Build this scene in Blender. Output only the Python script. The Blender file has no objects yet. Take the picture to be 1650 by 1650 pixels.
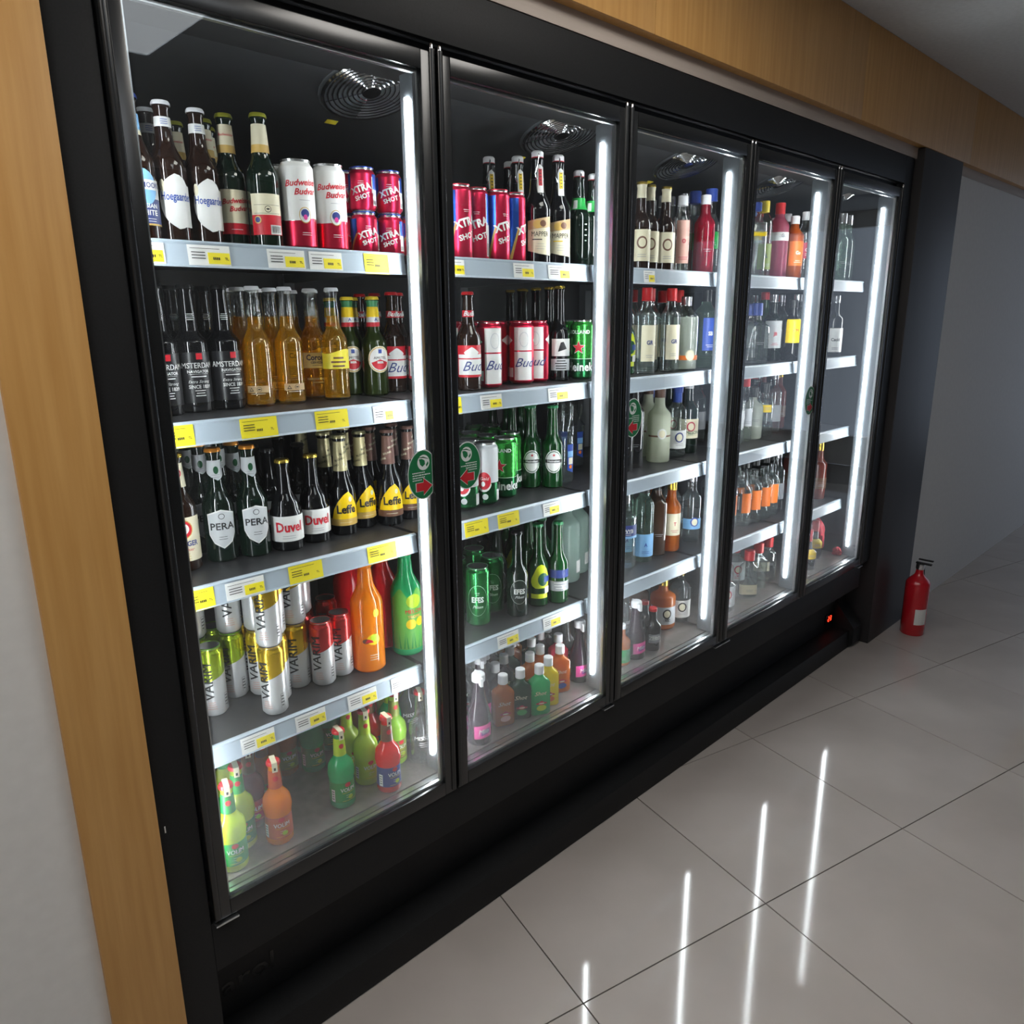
import bpy, bmesh, math, random
from mathutils import Vector, Matrix
random.seed(7)
scn = bpy.context.scene
COL = scn.collection
PI = math.pi
R = math.radians

# ------------------------------------------------------------------ camera
CAM = Vector((-0.41809, -1.26289, 1.53624))
ROT = Matrix(((0.71796, 0.18013, -0.67237), (-0.69603, 0.1741, -0.69659), (-0.00841, 0.96811, 0.25037)))
FPX = 1219.4
cam = bpy.data.cameras.new('camera'); cam.sensor_width = 36; cam.lens = FPX / 1650 * 36; cam.clip_start = 0.02
cob = bpy.data.objects.new('camera', cam); COL.objects.link(cob)
cob.matrix_world = Matrix.Translation(CAM) @ ROT.to_4x4()
scn.camera = cob

# ------------------------------------------------------------------ world, light, exposure
scn.view_settings.view_transform = 'Standard'
scn.view_settings.look = 'None'
scn.view_settings.gamma = 1
scn.view_settings.use_curve_mapping = False
scn.view_settings.exposure = 0.0
scn.cycles.transparent_max_bounces = 40
wd = bpy.data.worlds.new('daylight'); scn.world = wd; wd.use_nodes = True
wd.node_tree.nodes['Background'].inputs[0].default_value = (0.68, 0.80, 1.0, 1)
wd.node_tree.nodes['Background'].inputs[1].default_value = 0.62
LED_STRENGTH = 62.0
ADDED_LAMP = 9.5

# ------------------------------------------------------------------ helpers
MATS = {}
def mat(name, col=(.8, .8, .8), rough=.5, metal=0., spec=.5, coat=0., emit=0., trans=0., hook=None, alpha=1.):
    if name in MATS: return MATS[name]
    m = bpy.data.materials.new(name); m.use_nodes = True
    nt = m.node_tree; b = nt.nodes['Principled BSDF']
    c = tuple(col) + (1,)
    b.inputs['Base Color'].default_value = c; b.inputs['Roughness'].default_value = rough
    b.inputs['Metallic'].default_value = metal; b.inputs['Specular IOR Level'].default_value = spec
    b.inputs['Coat Weight'].default_value = coat; b.inputs['Coat Roughness'].default_value = .04
    if emit: b.inputs['Emission Color'].default_value = c; b.inputs['Emission Strength'].default_value = emit
    if trans:   # light passes through the stuff: mixed with a translucent lobe
        t = nt.nodes.new('ShaderNodeBsdfTranslucent'); t.inputs[0].default_value = c
        mx = nt.nodes.new('ShaderNodeMixShader'); mx.inputs[0].default_value = trans
        nt.links.new(b.outputs[0], mx.inputs[1]); nt.links.new(t.outputs[0], mx.inputs[2])
        nt.links.new(mx.outputs[0], nt.nodes['Material Output'].inputs[0])
    if hook: hook(nt, b)
    m.diffuse_color = c
    MATS[name] = m; return m

def glassy(name, tint=(1, 1, 1), base=.04, body=0., bodycol=(.8, .8, .8), rough=.03, power=4.0, hook=None):
    """thin clear material: tinted transparency with a facing-dependent reflection"""
    if name in MATS: return MATS[name]
    m = bpy.data.materials.new(name); m.use_nodes = True; nt = m.node_tree; nt.nodes.clear()
    N = nt.nodes.new; L = nt.links.new
    out = N('ShaderNodeOutputMaterial'); tr = N('ShaderNodeBsdfTransparent'); tr.inputs[0].default_value = tuple(tint) + (1,)
    gl = N('ShaderNodeBsdfGlossy'); gl.inputs['Roughness'].default_value = rough
    lw = N('ShaderNodeLayerWeight'); lw.inputs[0].default_value = .5
    pw = N('ShaderNodeMath'); pw.operation = 'POWER'; pw.inputs[1].default_value = power; L(lw.outputs['Facing'], pw.inputs[0])
    ma = N('ShaderNodeMath'); ma.operation = 'MULTIPLY_ADD'; ma.inputs[1].default_value = .9 - base; ma.inputs[2].default_value = base
    ma.use_clamp = True; L(pw.outputs[0], ma.inputs[0])
    src = tr
    if body or hook:
        d = N('ShaderNodeBsdfDiffuse'); d.inputs[0].default_value = tuple(bodycol) + (1,)
        t2 = N('ShaderNodeBsdfTranslucent'); t2.inputs[0].default_value = tuple(bodycol) + (1,)
        a = N('ShaderNodeMixShader'); a.inputs[0].default_value = .5; L(d.outputs[0], a.inputs[1]); L(t2.outputs[0], a.inputs[2])
        b = N('ShaderNodeMixShader'); b.inputs[0].default_value = body; L(tr.outputs[0], b.inputs[1]); L(a.outputs[0], b.inputs[2])
        if hook: hook(nt, b)
        src = b
    mx = N('ShaderNodeMixShader'); L(ma.outputs[0], mx.inputs[0]); L(src.outputs[0], mx.inputs[1]); L(gl.outputs[0], mx.inputs[2])
    L(mx.outputs[0], out.inputs[0])
    MATS[name] = m; return m

def tag(o, label=None, cat=None, group=None, kind=None):
    if label: o['label'] = label
    if cat: o['category'] = cat
    if group: o['group'] = group
    if kind: o['kind'] = kind
    return o
def empty(name, loc=(0, 0, 0), parent=None):
    o = bpy.data.objects.new(name, None); COL.objects.link(o); o.location = loc; o.empty_display_size = .05
    if parent: o.parent = parent
    return o
class MB:
    """collects shapes with material slots, links as ONE mesh object"""
    def __init__(s): s.v = []; s.f = []; s.m = []; s.mats = []; s.sm = []
    def slot(s, m):
        if m not in s.mats: s.mats.append(m)
        return s.mats.index(m)
    def add(s, vs, fs, m, smooth=False):
        k = len(s.v); i = s.slot(m); s.v += [tuple(p) for p in vs]
        for f in fs: s.f.append(tuple(a + k for a in f)); s.m.append(i); s.sm.append(smooth)
    def box(s, x0, x1, y0, y1, z0, z1, m, bev=0):
        if bev:
            bm = bmesh.new(); bmesh.ops.create_cube(bm, size=1)
            for v in bm.verts: v.co = Vector(((x0 + x1) / 2 + v.co.x * (x1 - x0), (y0 + y1) / 2 + v.co.y * (y1 - y0), (z0 + z1) / 2 + v.co.z * (z1 - z0)))
            bmesh.ops.bevel(bm, geom=bm.edges[:], offset=bev, segments=2, affect='EDGES', profile=.6)
            bm.verts.ensure_lookup_table(); bm.verts.index_update()
            s.add([v.co for v in bm.verts], [[v.index for v in f.verts] for f in bm.faces], m, True); bm.free(); return
        vs = [(x, y, z) for z in (z0, z1) for y in (y0, y1) for x in (x0, x1)]
        s.add(vs, [(0, 2, 3, 1), (4, 5, 7, 6), (0, 1, 5, 4), (2, 6, 7, 3), (0, 4, 6, 2), (1, 3, 7, 5)], m)
    def prism_x(s, poly, x0, x1, m):      # poly = (y, z) outline extruded along x
        n = len(poly); vs = [(x0, y, z) for y, z in poly] + [(x1, y, z) for y, z in poly]
        fs = [tuple(range(n))[::-1], tuple(range(n, 2 * n))] + [(i, (i + 1) % n, n + (i + 1) % n, n + i) for i in range(n)]
        s.add(vs, fs, m)
    def tube(s, pts, r, m, seg=8, closed=False):
        pts = [Vector(p) for p in pts]; n = len(pts); vs = []; fs = []
        for i, p in enumerate(pts):
            a = pts[i - 1] if (i > 0 or closed) else pts[i]; b = pts[(i + 1) % n] if (i < n - 1 or closed) else pts[i]
            t = (b - a).normalized(); up = Vector((0, 0, 1)) if abs(t.z) < .9 else Vector((1, 0, 0))
            u = t.cross(up).normalized(); w = t.cross(u)
            for k in range(seg):
                q = 2 * PI * k / seg; vs.append(p + r * (math.cos(q) * u + math.sin(q) * w))
        for i in range(n if closed else n - 1):
            j = (i + 1) % n
            for k in range(seg): fs.append((i * seg + k, i * seg + (k + 1) % seg, j * seg + (k + 1) % seg, j * seg + k))
        if not closed: fs += [tuple(range(seg))[::-1], tuple(range((n - 1) * seg, n * seg))]
        s.add(vs, fs, m, True)
    def lathe(s, prof, m, seg=20, c=(0, 0, 0), close=True):
        vs = []; fs = []
        for r, z in prof:
            for k in range(seg):
                a = 2 * PI * k / seg; vs.append((c[0] + r * math.cos(a), c[1] + r * math.sin(a), c[2] + z))
        for i in range(len(prof) - 1):
            for k in range(seg): fs.append((i * seg + k, i * seg + (k + 1) % seg, (i + 1) * seg + (k + 1) % seg, (i + 1) * seg + k))
        if close: fs += [tuple(range(seg))[::-1], tuple(range((len(prof) - 1) * seg, len(prof) * seg))]
        s.add(vs, fs, m, True)
    def build(s, name, parent=None, loc=None):
        me = bpy.data.meshes.new(name); me.from_pydata(s.v, [], s.f)
        for m in s.mats: me.materials.append(m)
        me.polygons.foreach_set('material_index', s.m); me.polygons.foreach_set('use_smooth', s.sm)
        me.validate(); me.update()
        if any(s.sm):
            try: me.set_sharp_from_angle(angle=R(40))
            except Exception: pass
        o = bpy.data.objects.new(name, me); COL.objects.link(o)
        if parent: o.parent = parent
        if loc: o.location = loc
        return o

def ray(u, v): return ROT @ Vector(((u - 825) / FPX, -(v - 825) / FPX, -1))
def on_z(u, v, z): d = ray(u, v); return CAM + d * ((z - CAM.z) / d.z)      # photo pixel -> point on a level plane
def on_y(u, v, y): d = ray(u, v); return CAM + d * ((y - CAM.y) / d.y)      # photo pixel -> point on an upright plane

_txt = {}
def text2d(s, size=1.0, res=2, sx=1.0, shear=0.0, bold=0.0):
    """lettering as flat faces centred on the origin"""
    s_m = 'M' in s and bold > .012
    if s_m: bold = 0.0
    key = (s, res, sx, shear, bold, size > .010)
    if key not in _txt:
        cu = bpy.data.curves.new('lettering', 'FONT'); cu.body = s; cu.size = 1; cu.resolution_u = res; cu.align_x = 'CENTER'; cu.align_y = 'CENTER'
        cu.shear = shear; cu.offset = bold; cu.fill_mode = 'FRONT'
        o = bpy.data.objects.new('lettering', cu); COL.objects.link(o)
        dg = bpy.context.evaluated_depsgraph_get(); me = bpy.data.meshes.new_from_object(o.evaluated_get(dg))
        if size > .010:      # finer faces so big letters can follow a curved skin
            bm = bmesh.new(); bm.from_mesh(me); bmesh.ops.triangulate(bm, faces=bm.faces[:])
            for _ in range(2):
                le = [e for e in bm.edges if e.calc_length() > .26]
                if le: bmesh.ops.subdivide_edges(bm, edges=le, cuts=1); bmesh.ops.triangulate(bm, faces=bm.faces[:])
            bm.to_mesh(me); bm.free()
        _txt[key] = ([(v.co.x * sx, v.co.y) for v in me.vertices], [tuple(p.vertices) for p in me.polygons])
        bpy.data.objects.remove(o); bpy.data.curves.remove(cu); bpy.data.meshes.remove(me)
    V, F = _txt[key]
    if s_m:      # wide-stroke M breaks when offset, so thicken by a second pass instead
        n = len(V); V = V + [(x + .028, y + .006) for x, y in V]; F = F + [tuple(i + n for i in f) for f in F]
    return [(x * size, y * size) for x, y in V], F

# ------------------------------------------------------------------ dimensions (metres)
W = 0.60442                 # door pitch
ZB, ZT = 0.423, 2.024       # lower and upper edge of the doors
SZ = [1.665, 1.355, 1.045, 0.711, 0.455]     # standing surface of the four shelves and the deck
ZC = 2.5                    # shop ceiling
END = 5 * W

# ------------------------------------------------------------------ materials of the setting
def noise_col(scale, c1, c2, stretch=(1, 1, 1), detail=6, bump=0, rough=None):
    def h(nt, b):
        tc = nt.nodes.new('ShaderNodeTexCoord'); mp = nt.nodes.new('ShaderNodeMapping'); mp.inputs['Scale'].default_value = stretch
        n = nt.nodes.new('ShaderNodeTexNoise'); n.inputs['Scale'].default_value = scale; n.inputs['Detail'].default_value = detail
        r = nt.nodes.new('ShaderNodeValToRGB'); r.color_ramp.elements[0].color = tuple(c1) + (1,); r.color_ramp.elements[1].color = tuple(c2) + (1,)
        r.color_ramp.elements[0].position = .3; r.color_ramp.elements[1].position = .7
        nt.links.new(tc.outputs['Object'], mp.inputs[0]); nt.links.new(mp.outputs[0], n.inputs['Vector'])
        nt.links.new(n.outputs['Fac'], r.inputs[0]); nt.links.new(r.outputs[0], b.inputs['Base Color'])
        if bump:
            bp = nt.nodes.new('ShaderNodeBump'); bp.inputs['Strength'].default_value = bump; bp.inputs['Distance'].default_value = .001
            nt.links.new(n.outputs['Fac'], bp.inputs['Height']); nt.links.new(bp.outputs[0], b.inputs['Normal'])
    return h
M_tile = mat('polished_porcelain', rough=.07, spec=.5, hook=noise_col(3, (.46, .415, .385), (.53, .48, .45)))
M_grout = mat('dark_grout', (.05, .045, .04), .9)
M_wood = mat('oak_laminate', rough=.42, hook=noise_col(5, (.58, .30, .085), (.68, .38, .125), (14, 14, .7), bump=.1))
M_woodedge = mat('pale_board', rough=.55, hook=noise_col(6, (.42, .36, .31), (.5, .43, .38), (.4, 10, 10)))
M_paint = mat('white_wall_paint', rough=.7, hook=noise_col(40, (.78, .77, .75), (.82, .81, .79)))
M_far = mat('brown_wall_board', rough=.6, hook=noise_col(8, (.10, .085, .075), (.14, .12, .10)))
M_ceil = mat('ceiling_board', rough=.8, hook=noise_col(60, (.5, .5, .5), (.56, .56, .56)))
M_black = mat('black_coated_steel', rough=.55, spec=.22, hook=noise_col(300, (.012, .0125, .013), (.016, .0165, .018)))
M_frame = mat('black_door_profile', rough=.25, spec=.6, hook=noise_col(200, (.010, .011, .012), (.014, .015, .016)))
M_recess = mat('black_recess', rough=.6, hook=noise_col(90, (.006, .006, .007), (.010, .010, .011)))
M_gasket = mat('grey_gasket', (.10, .11, .12), .5)
M_alu = mat('brushed_aluminium', (.62, .64, .66), .28, 1.0)
M_chrome = mat('chrome', (.8, .8, .82), .12, 1.0)
M_inner = mat('dark_liner', rough=.55, hook=noise_col(30, (.014, .015, .018), (.022, .023, .026)))
M_shelf = mat('black_shelf_steel', rough=.42, hook=noise_col(60, (.018, .018, .020), (.030, .030, .032)))
M_deck = mat('grey_deck_steel', rough=.3, metal=.6, hook=noise_col(40, (.22, .2, .19), (.3, .27, .255)))
M_rail = mat('pale_blue_rail', (.40, .47, .54), .35)
M_mull = mat('grey_mullion', (.16, .18, .2), .4)
M_led = mat('led_light', (.93, .97, 1.0), .5, emit=LED_STRENGTH)
M_lamp_dim = mat('ceiling_lamp_panel_dim', (.9, .95, 1), .5, emit=4.0)  # glow lowered so the lamp's reflection in the door glass stays grey
M_lamp = mat('added_lamp_panel', (1, .96, .9), .5, emit=ADDED_LAMP)
def haze(nt, b):      # condensation that thickens toward the foot of the pane
    N = nt.nodes.new; L = nt.links.new
    tc = N('ShaderNodeTexCoord'); sp = N('ShaderNodeSeparateXYZ'); L(tc.outputs['Object'], sp.inputs[0])
    mr = N('ShaderNodeMapRange'); mr.inputs['From Min'].default_value = .95; mr.inputs['From Max'].default_value = .47
    mr.inputs['To Min'].default_value = .0; mr.inputs['To Max'].default_value = .16; L(sp.outputs['Z'], mr.inputs[0])
    n = N('ShaderNodeTexNoise'); n.inputs['Scale'].default_value = 5; L(tc.outputs['Object'], n.inputs['Vector'])
    mm = N('ShaderNodeMath'); mm.operation = 'MULTIPLY'; L(mr.outputs[0], mm.inputs[0]); L(n.outputs['Fac'], mm.inputs[1])
    ad = N('ShaderNodeMath'); ad.operation = 'ADD'; ad.inputs[1].default_value = .004; L(mm.outputs[0], ad.inputs[0])
    L(ad.outputs[0], b.inputs[0])
M_pane = glassy('door_glass', (.97, .985, .98), .035, body=.01, bodycol=(.8, .82, .84), rough=.0, power=4.5, hook=haze)

# ------------------------------------------------------------------ the shop: floor, walls, ceiling
TH = -0.24214; TX, TY, TS = 1.25253, -0.50235, 0.6
XL, XR, YB = -2.4, 7.5, -4.2
fb = MB(); fb.box(XL, XR, YB, .9, -.06, -.004, M_grout); floor = fb.build('floor'); tag(floor, kind='structure')
tb = MB(); g = .0018; tb.box(g, TS - g, g, TS - g, -.012, 0, M_tile)
tile0 = None; ct, st = math.cos(TH), math.sin(TH)
for i in range(-9, 12):
    for j in range(-7, 5):
        a, b = (i + .5) * TS, (j + .5) * TS
        cx, cy = TX + a * ct - b * st, TY + a * st + b * ct
        if not (XL + .3 < cx < XR - .3 and YB + .3 < cy < .42): continue
        if cx < -1.6 or cx > 6.4 or cy < -3.2: continue
        if tile0 is None: tile0 = t = tb.build('tile', floor)
        else: t = tile0.copy(); COL.objects.link(t); t.parent = floor
        x0, y0 = TX + i * TS * ct - j * TS * st, TY + i * TS * st + j * TS * ct
        t.location = (x0, y0, random.uniform(-.0004, 0)); t.rotation_euler = (0, 0, TH)
c = MB(); c.box(XL, XR, YB, .9, ZC, ZC + .05, M_ceil); ceiling = c.build('ceiling'); tag(ceiling, kind='structure')
w = MB(); w.box(XL, XR, .80, .9, 0, ZC, M_paint); tag(w.build('wall_back'), kind='structure')
w = MB(); w.box(XL - .1, XL, YB, .9, 0, ZC, M_paint); tag(w.build('wall_left'), kind='structure')
w = MB()                                                       # far end wall with the shop window opening
w.box(XR, XR + .1, YB, .9, 0, .3, M_paint); w.box(XR, XR + .1, YB, .9, 2.35, ZC, M_paint)
w.box(XR, XR + .1, YB, YB + .3, .3, 2.35, M_paint); w.box(XR, XR + .1, .3, .9, .3, 2.35, M_paint)
tag(w.build('wall_right'), kind='structure')
w = MB()
w.box(XL, XR, YB - .1, YB, 0, .2, M_far); w.box(XL, XR, YB - .1, YB, 2.3, ZC, M_far)
w.box(XL, XR, YB - .1, YB, .2, 2.3, M_far)
tag(w.build('wall_front'), kind='structure')
# wall surfaces flanking the cooler
w = MB(); w.box(XL, -.19, 0.0, .8, 0, 2.15, M_paint); tag(w.build('wall_back_left'), kind='structure')
w = MB(); w.box(3.62, XR, 0.0, .8, 0, 2.15, M_paint); tag(w.build('wall_back_right'), kind='structure')
w = MB(); w.box(-.19, -.072, -.012, .60, 0, 2.18, M_wood, .0015); tag(w.build('trim_1'), kind='structure')
w = MB(); w.box(XL, XR, 0.0, .8, 2.149, 2.192, M_woodedge); tag(w.build('trim_2'), kind='structure')
# wood bulkhead above the cooler: wide laminate boards
bk = MB(); bk.box(XL, XR, -.026, .8, 2.192, ZC - .001, M_wood); bulk = bk.build('trim_3'); tag(bulk, kind='structure')
bx = XL
while bx < XR - .01:
    nx = min(bx + 1.22, XR); p = MB(); p.box(bx + .0006, nx - .0006, -.034, -.026, 2.190, ZC - .001, M_wood, .0008); p.build('panel', bulk); bx = nx
# ceiling lamps: first read off its glass reflection, others added to light wood and floor
lamps = [(.50, -1.60), (1.0, -.80), (-.75, -.62), (-1.3, -3.2)]
for i, (x, y) in enumerate(lamps):
    r = empty('ceiling_lamp', (x, y, ZC - .02))
    tag(r, 'square white ceiling light panel, %s over the aisle' % ['second row back from the cooler', 'added right above the second door front', 'added by the white wall at left', 'added far left by the brown wall'][i], 'ceiling lamp', 'ceiling panels')
    m = MB(); m.box(-.31, .31, -.31, .31, .008, .02, M_alu); m.box(-.31, .31, -.31, -.295, -.004, .008, M_alu); m.box(-.31, .31, .295, .31, -.004, .008, M_alu)
    m.box(-.31, -.295, -.295, .295, -.004, .008, M_alu); m.box(.295, .31, -.295, .295, -.004, .008, M_alu); m.build('frame', r)
    m = MB(); m.box(-.294, .294, -.294, .294, .0, .007, M_lamp if i in (1, 2) else M_lamp_dim); m.build('diffuser', r)

# ------------------------------------------------------------------ the cooler
ORD = ['leftmost', 'second', 'middle', 'fourth', 'rightmost']
fr = empty('display_cooler', (0, 0, 0))
tag(fr, 'long black five-door upright drinks cooler with lit glass doors', 'cooler')
m = MB(); m.box(-.070, -.003, 0, .70, .001, 2.147, M_black, .0015)
m.box(-.0605, -.0585, -.0006, 0, .655, .668, M_paint); m.build('side_panel', fr)
m = MB(); m.prism_x([(-.001, .425), (-.001, 2.147), (.70, 2.147), (.70, 0.001), (.02, .001), (.0, .02), (.0, .10), (.085, .20), (.085, .30), (.03, .385)], END + .004, END + .09, M_black); m.build('side_panel', fr)
m = MB(); m.box(-.003, END + .004, -.001, .70, 2.046, 2.146, M_black, .001); m.box(-.003, END + .004, .03, .70, 2.02, 2.046, M_recess); m.build('top_panel', fr)
m = MB(); m.box(-.003, END + .004, .0, .10, .312, .421, M_black, .002); m.build('lower_panel', fr)
m = MB(); m.box(-.003, END + .004, .10, .12, .09, .312, M_recess); m.build('recess_panel', fr)
m = MB(); m.box(-.003, END + .004, .018, .12, .001, .088, M_black, .004); kick = m.build('kick_plate', fr)
m = MB(); m.box(-.003, END + .004, .665, .70, .12, 2.03, M_inner); m.build('back_panel', fr)
m = MB(); m.box(-.003, END + .004, .028, .665, .421, .449, M_deck); m.box(0, END, .030, .045, .449, .4545, M_alu)
m.build('deck', fr)
# deck trays, one per bay
for k in range(5):
    m = MB(); m.box(k * W + .012, (k + 1) * W - .012, .05, .64, .4492, .4546, M_deck, .001); m.build('deck_tray', fr)
tp = math.tan(R(18))
m = MB(); zt = lambda y: 1.99 - tp * (y - .3)
m.prism_x([(.03, 2.03), (.03, 2.0), (.12, zt(.12)), (.665, zt(.665)), (.665, 2.03)], -.003, END + .004, M_inner); m.build('inner_ceiling', fr)
fm = MB()
for i in range(9):
    rr = .018 + i * .0095; fm.tube([(rr * math.cos(a), rr * math.sin(a), 0) for a in [2 * PI * q / 28 for q in range(28)]], .0019 if i < 8 else .0035, M_chrome, 5, True)
for q in range(6):
    a = q * PI / 3 + .3; fm.tube([(.012 * math.cos(a), .012 * math.sin(a), .002), (.094 * math.cos(a), .094 * math.sin(a), .002)], .0013, M_chrome, 5)
fm.lathe([(.018, .003), (.018, -.003), (.006, -.004)], M_chrome, 16)
fan0 = None
bl = MB(); bl.lathe([(.102, .003), (.102, .008)], M_gasket, 24)
ys = MB(); ys.box(-.014, .014, -.007, .007, 0, .001, mat('yellow_tag', (.85, .68, .03), .5))
for k in range(5):
    if fan0 is None:
        f = fan0 = fm.build('fan_grille', fr); f1 = bl.build('fan_housing', fr)
        y1 = ys.build('warning_sticker', fr)
    else:
        f = fan0.copy(); COL.objects.link(f); f1_ = f1.copy(); COL.objects.link(f1_); f1 = f1_; y_ = y1.copy(); COL.objects.link(y_); y1 = y_
    f.location = (.62 + k * W, .235, zt(.235) - .006); f.rotation_euler = (-R(18), 0, 0)
    f1.location = (.62 + k * W, .235, zt(.235) - .005); f1.rotation_euler = (-R(18), 0, 0)
    y1.location = (.60 + k * W, .37, zt(.37) - .002); y1.rotation_euler = (-R(18), 0, 0)
    f.parent = fr; f1.parent = fr; y1.parent = fr; f.scale = f1.scale = (1.12, 1.12, 1.12)
# mullions with their light tubes
for k in range(6):
    x = k * W; m = MB()
    a, b = (x - .022, x + .022)
    if k == 0: a = .0
    if k == 5: b = END
    m.box(a, b, .022, .085, .455, 2.0, M_mull, .003); mu = m.build('mullion', fr)
    if k > 0:
        m = MB(); m.box(x - .0270, x - .0225, .056, .066, .50, 1.955, M_led, .0015); m.build('light_tube', mu)
    if k < 5:
        m = MB(); m.box(x + .0225, x + .027, .066, .076, .50, 1.955, M_led, .001); m.build('light_tube', mu)
    m = MB(); m.box(max(x - .016, 0), min(x + .016, END), .632, .662, .455, 1.90, M_gasket); m.build('shelf_upright', fr)
    for z in SZ[:4]:
        for sg in (-1, 1):
            if (k == 0 and sg < 0) or (k == 5 and sg > 0): continue
            m = MB(); xx = x + sg * .0105; m.prism_x([(.135, z - .019), (.135, z - .030), (.60, z - .040), (.632, z - .040), (.632, z - .019)], xx - .0015, xx + .0015, M_gasket); m.build('bracket', fr)
# shelves: board, rail
sb = MB(); x0, x1 = .006, W - .006
sb.box(x0, x1, .122, .62, -.018, 0, M_shelf, .0008)
sr = MB(); sr.prism_x([(.1215, .003), (.116, .003), (.1125, .0), (.1145, -.004), (.110, -.037), (.108, -.041), (.1215, -.041)], x0, x1, M_rail)
sl = MB(); sl.box(x0, x1, .1118, .1134, -.0065, -.004, mat('rail_lip', (.7, .75, .8), .2))
shelf0 = None
for k in range(5):
    for s in range(4):
        if shelf0 is None:
            shelf0 = a = sb.build('shelf', fr); b = rail0 = sr.build('price_rail', shelf0)
        else:
            a = shelf0.copy(); COL.objects.link(a); b = rail0.copy(); COL.objects.link(b); a.parent = fr; b.parent = a
        a.location = (k * W, 0, SZ[s])
# doors
HANDLE_LEFT = [0, 1, 1, 0, 1]       # door 1 opens on its right, 2 and 3 on their left ...
def door(k):
    xa, xb = k * W + .003, (k + 1) * W - .003; fw = .033
    y0, y1 = -.004, .020
    m = MB()
    m.box(xa, xa + fw, y0, y1, ZB, ZT, M_frame, .003); m.box(xb - fw, xb, y0, y1, ZB, ZT, M_frame, .003)
    m.box(xa + fw, xb - fw, y0, y1, ZB, ZB + .034, M_frame, .002); m.box(xa + fw, xb - fw, y0, y1, ZT - .034, ZT, M_frame, .002)
    d = m.build('door', fr)
    m = MB(); m.box(xa + fw - .003, xb - fw + .003, .004, .0075, ZB + .031, ZT - .031, M_pane); m.build('glass_pane', d)
    m = MB(); q = .0055      # bright spacer bar round the double glazing
    xi, xo, zi, zo = xa + fw, xb - fw, ZB + .034, ZT - .034
    m.box(xi, xi + q, .0078, .017, zi, zo, M_alu); m.box(xo - q, xo, .0078, .017, zi, zo, M_alu)
    m.box(xi + q, xo - q, .0078, .017, zi, zi + q, M_alu); m.box(xi + q, xo - q, .0078, .017, zo - q, zo, M_alu); m.build('spacer', d)
    for xs in (xa + .007, xb - .007):      # rounded full-height edge strips
        m = MB(); m.tube([(xs, -.003, ZB + .006), (xs, -.003, ZT + .004)], .0068, M_frame, 12); m.build('edge_strip', d)
    for xs in (xa + .007, xb - .007):
        m = MB(); m.lathe([(.0045, 0), (.0045, .007), (.003, .010), (.001, .011)], M_chrome, 10, (xs, -.003, ZT + .004)); m.build('pivot_pin', d)
    # hinge plate at the foot, on the side away from the handle
    if HANDLE_LEFT[k]: h0, h1 = xb - .045, xb
    else: h0, h1 = xa, xa + .045
    m = MB(); m.box(h0, h1, -.010, .012, ZB - .008, ZB - .004, M_alu, .0008); m.build('hinge', d)
    return d
doors = [door(k) for k in range(5)]
# oval push/pull decals on the glass
M_dgreen = mat('decal_green', (.012, .17, .06), .45); M_dwhite = mat('decal_white', (.75, .8, .78), .5); M_dred = mat('decal_red', (.55, .02, .03), .5)
def decal(k, xe, z, side):
    """half-oval sticker against the frame at xe: leaf emblem, small print, arrow toward the handle; side = +1 when the frame is on its right"""
    m = MB(); Y = .0036; x = xe - side * .026
    def oval(rx, rz, y, mt, cut):
        pts = []
        for q in range(48):
            a = 2 * PI * q / 48; px = side * min(side * rx * math.cos(a), cut); pts.append((x + px, y, z + rz * math.sin(a)))
        m.add([(x, y, z)] + pts, [(0, 1 + (q + 1) % 48, 1 + q) for q in range(48)], mt)
    oval(.040, .054, Y, M_dwhite, .0255); oval(.0382, .0515, Y - .0002, M_dgreen, .024)
    cx = x + side * .002; y = Y - .0004
    def shape(pts, yy, mt):
        ox = sum(p[0] for p in pts) / len(pts); oz = sum(p[1] for p in pts) / len(pts); n = len(pts)
        m.add([(cx + ox, yy, z + oz)] + [(cx + a, yy, z + b) for a, b in pts], [(0, 1 + (q + 1) % n, 1 + q) for q in range(n)], mt)
    shape([(.016 * math.cos(2 * PI * q / 24), .026 + .0165 * math.sin(2 * PI * q / 24)) for q in range(24)], y, M_dwhite)
    shape([(-.012, .034), (-.004, .034), (.003, .030), (.004, .022), (-.003, .017), (-.009, .022)], y - .0002, M_dgreen)
    shape([(.006, .020), (.012, .028), (.013, .022), (.008, .016)], y - .0002, M_dgreen)
    shape([(-.014, .0365), (0, .0375), (.013, .032), (.013, .0328), (0, .0386), (-.013, .0375)], y - .0002, M_dgreen)
    for j, (l0, l1) in enumerate(((-.030, .006), (-.031, .018), (-.031, .004), (-.031, -.004))):      # print too small to read
        zz = .004 - j * .0052; xx = -.030
        while xx < l1 - .004:
            w_ = .003 + .002 * ((j * 7 + int(xx * 1e4)) % 3); q0, q1 = sorted((side * xx, side * (xx + w_))); q0, q1 = (q0, q1) if side > 0 else (q0, q1)
            m.add([(cx + q0, y, z + zz), (cx + q1, y, z + zz), (cx + q1, y, z + zz + .0022), (cx + q0, y, z + zz + .0022)], [(0, 1, 2, 3)], M_dwhite); xx += w_ + .0012
    A = [(-.021, -.017), (-.002, -.017), (-.002, -.008), (.021, -.026), (-.002, -.044), (-.002, -.035), (-.021, -.035)]
    for gr, mt, yy in ((1.09, M_dwhite, y), (1.0, M_dred, y - .0003)):
        P_ = [(side * (a * gr) , -.026 + (b + .026) * gr) for a, b in A]
        m.add([(cx + side * .004, yy, z - .026)] + [(cx + a, yy, z + b) for a, b in P_], [(0, 1 + (q + 1) % 7, 1 + q) for q in range(7)], mt)
    m.build('decal', doors[k])
decal(0, W - .036, 1.212, 1)
decal(1, W + .036, 1.214, -1)
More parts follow.
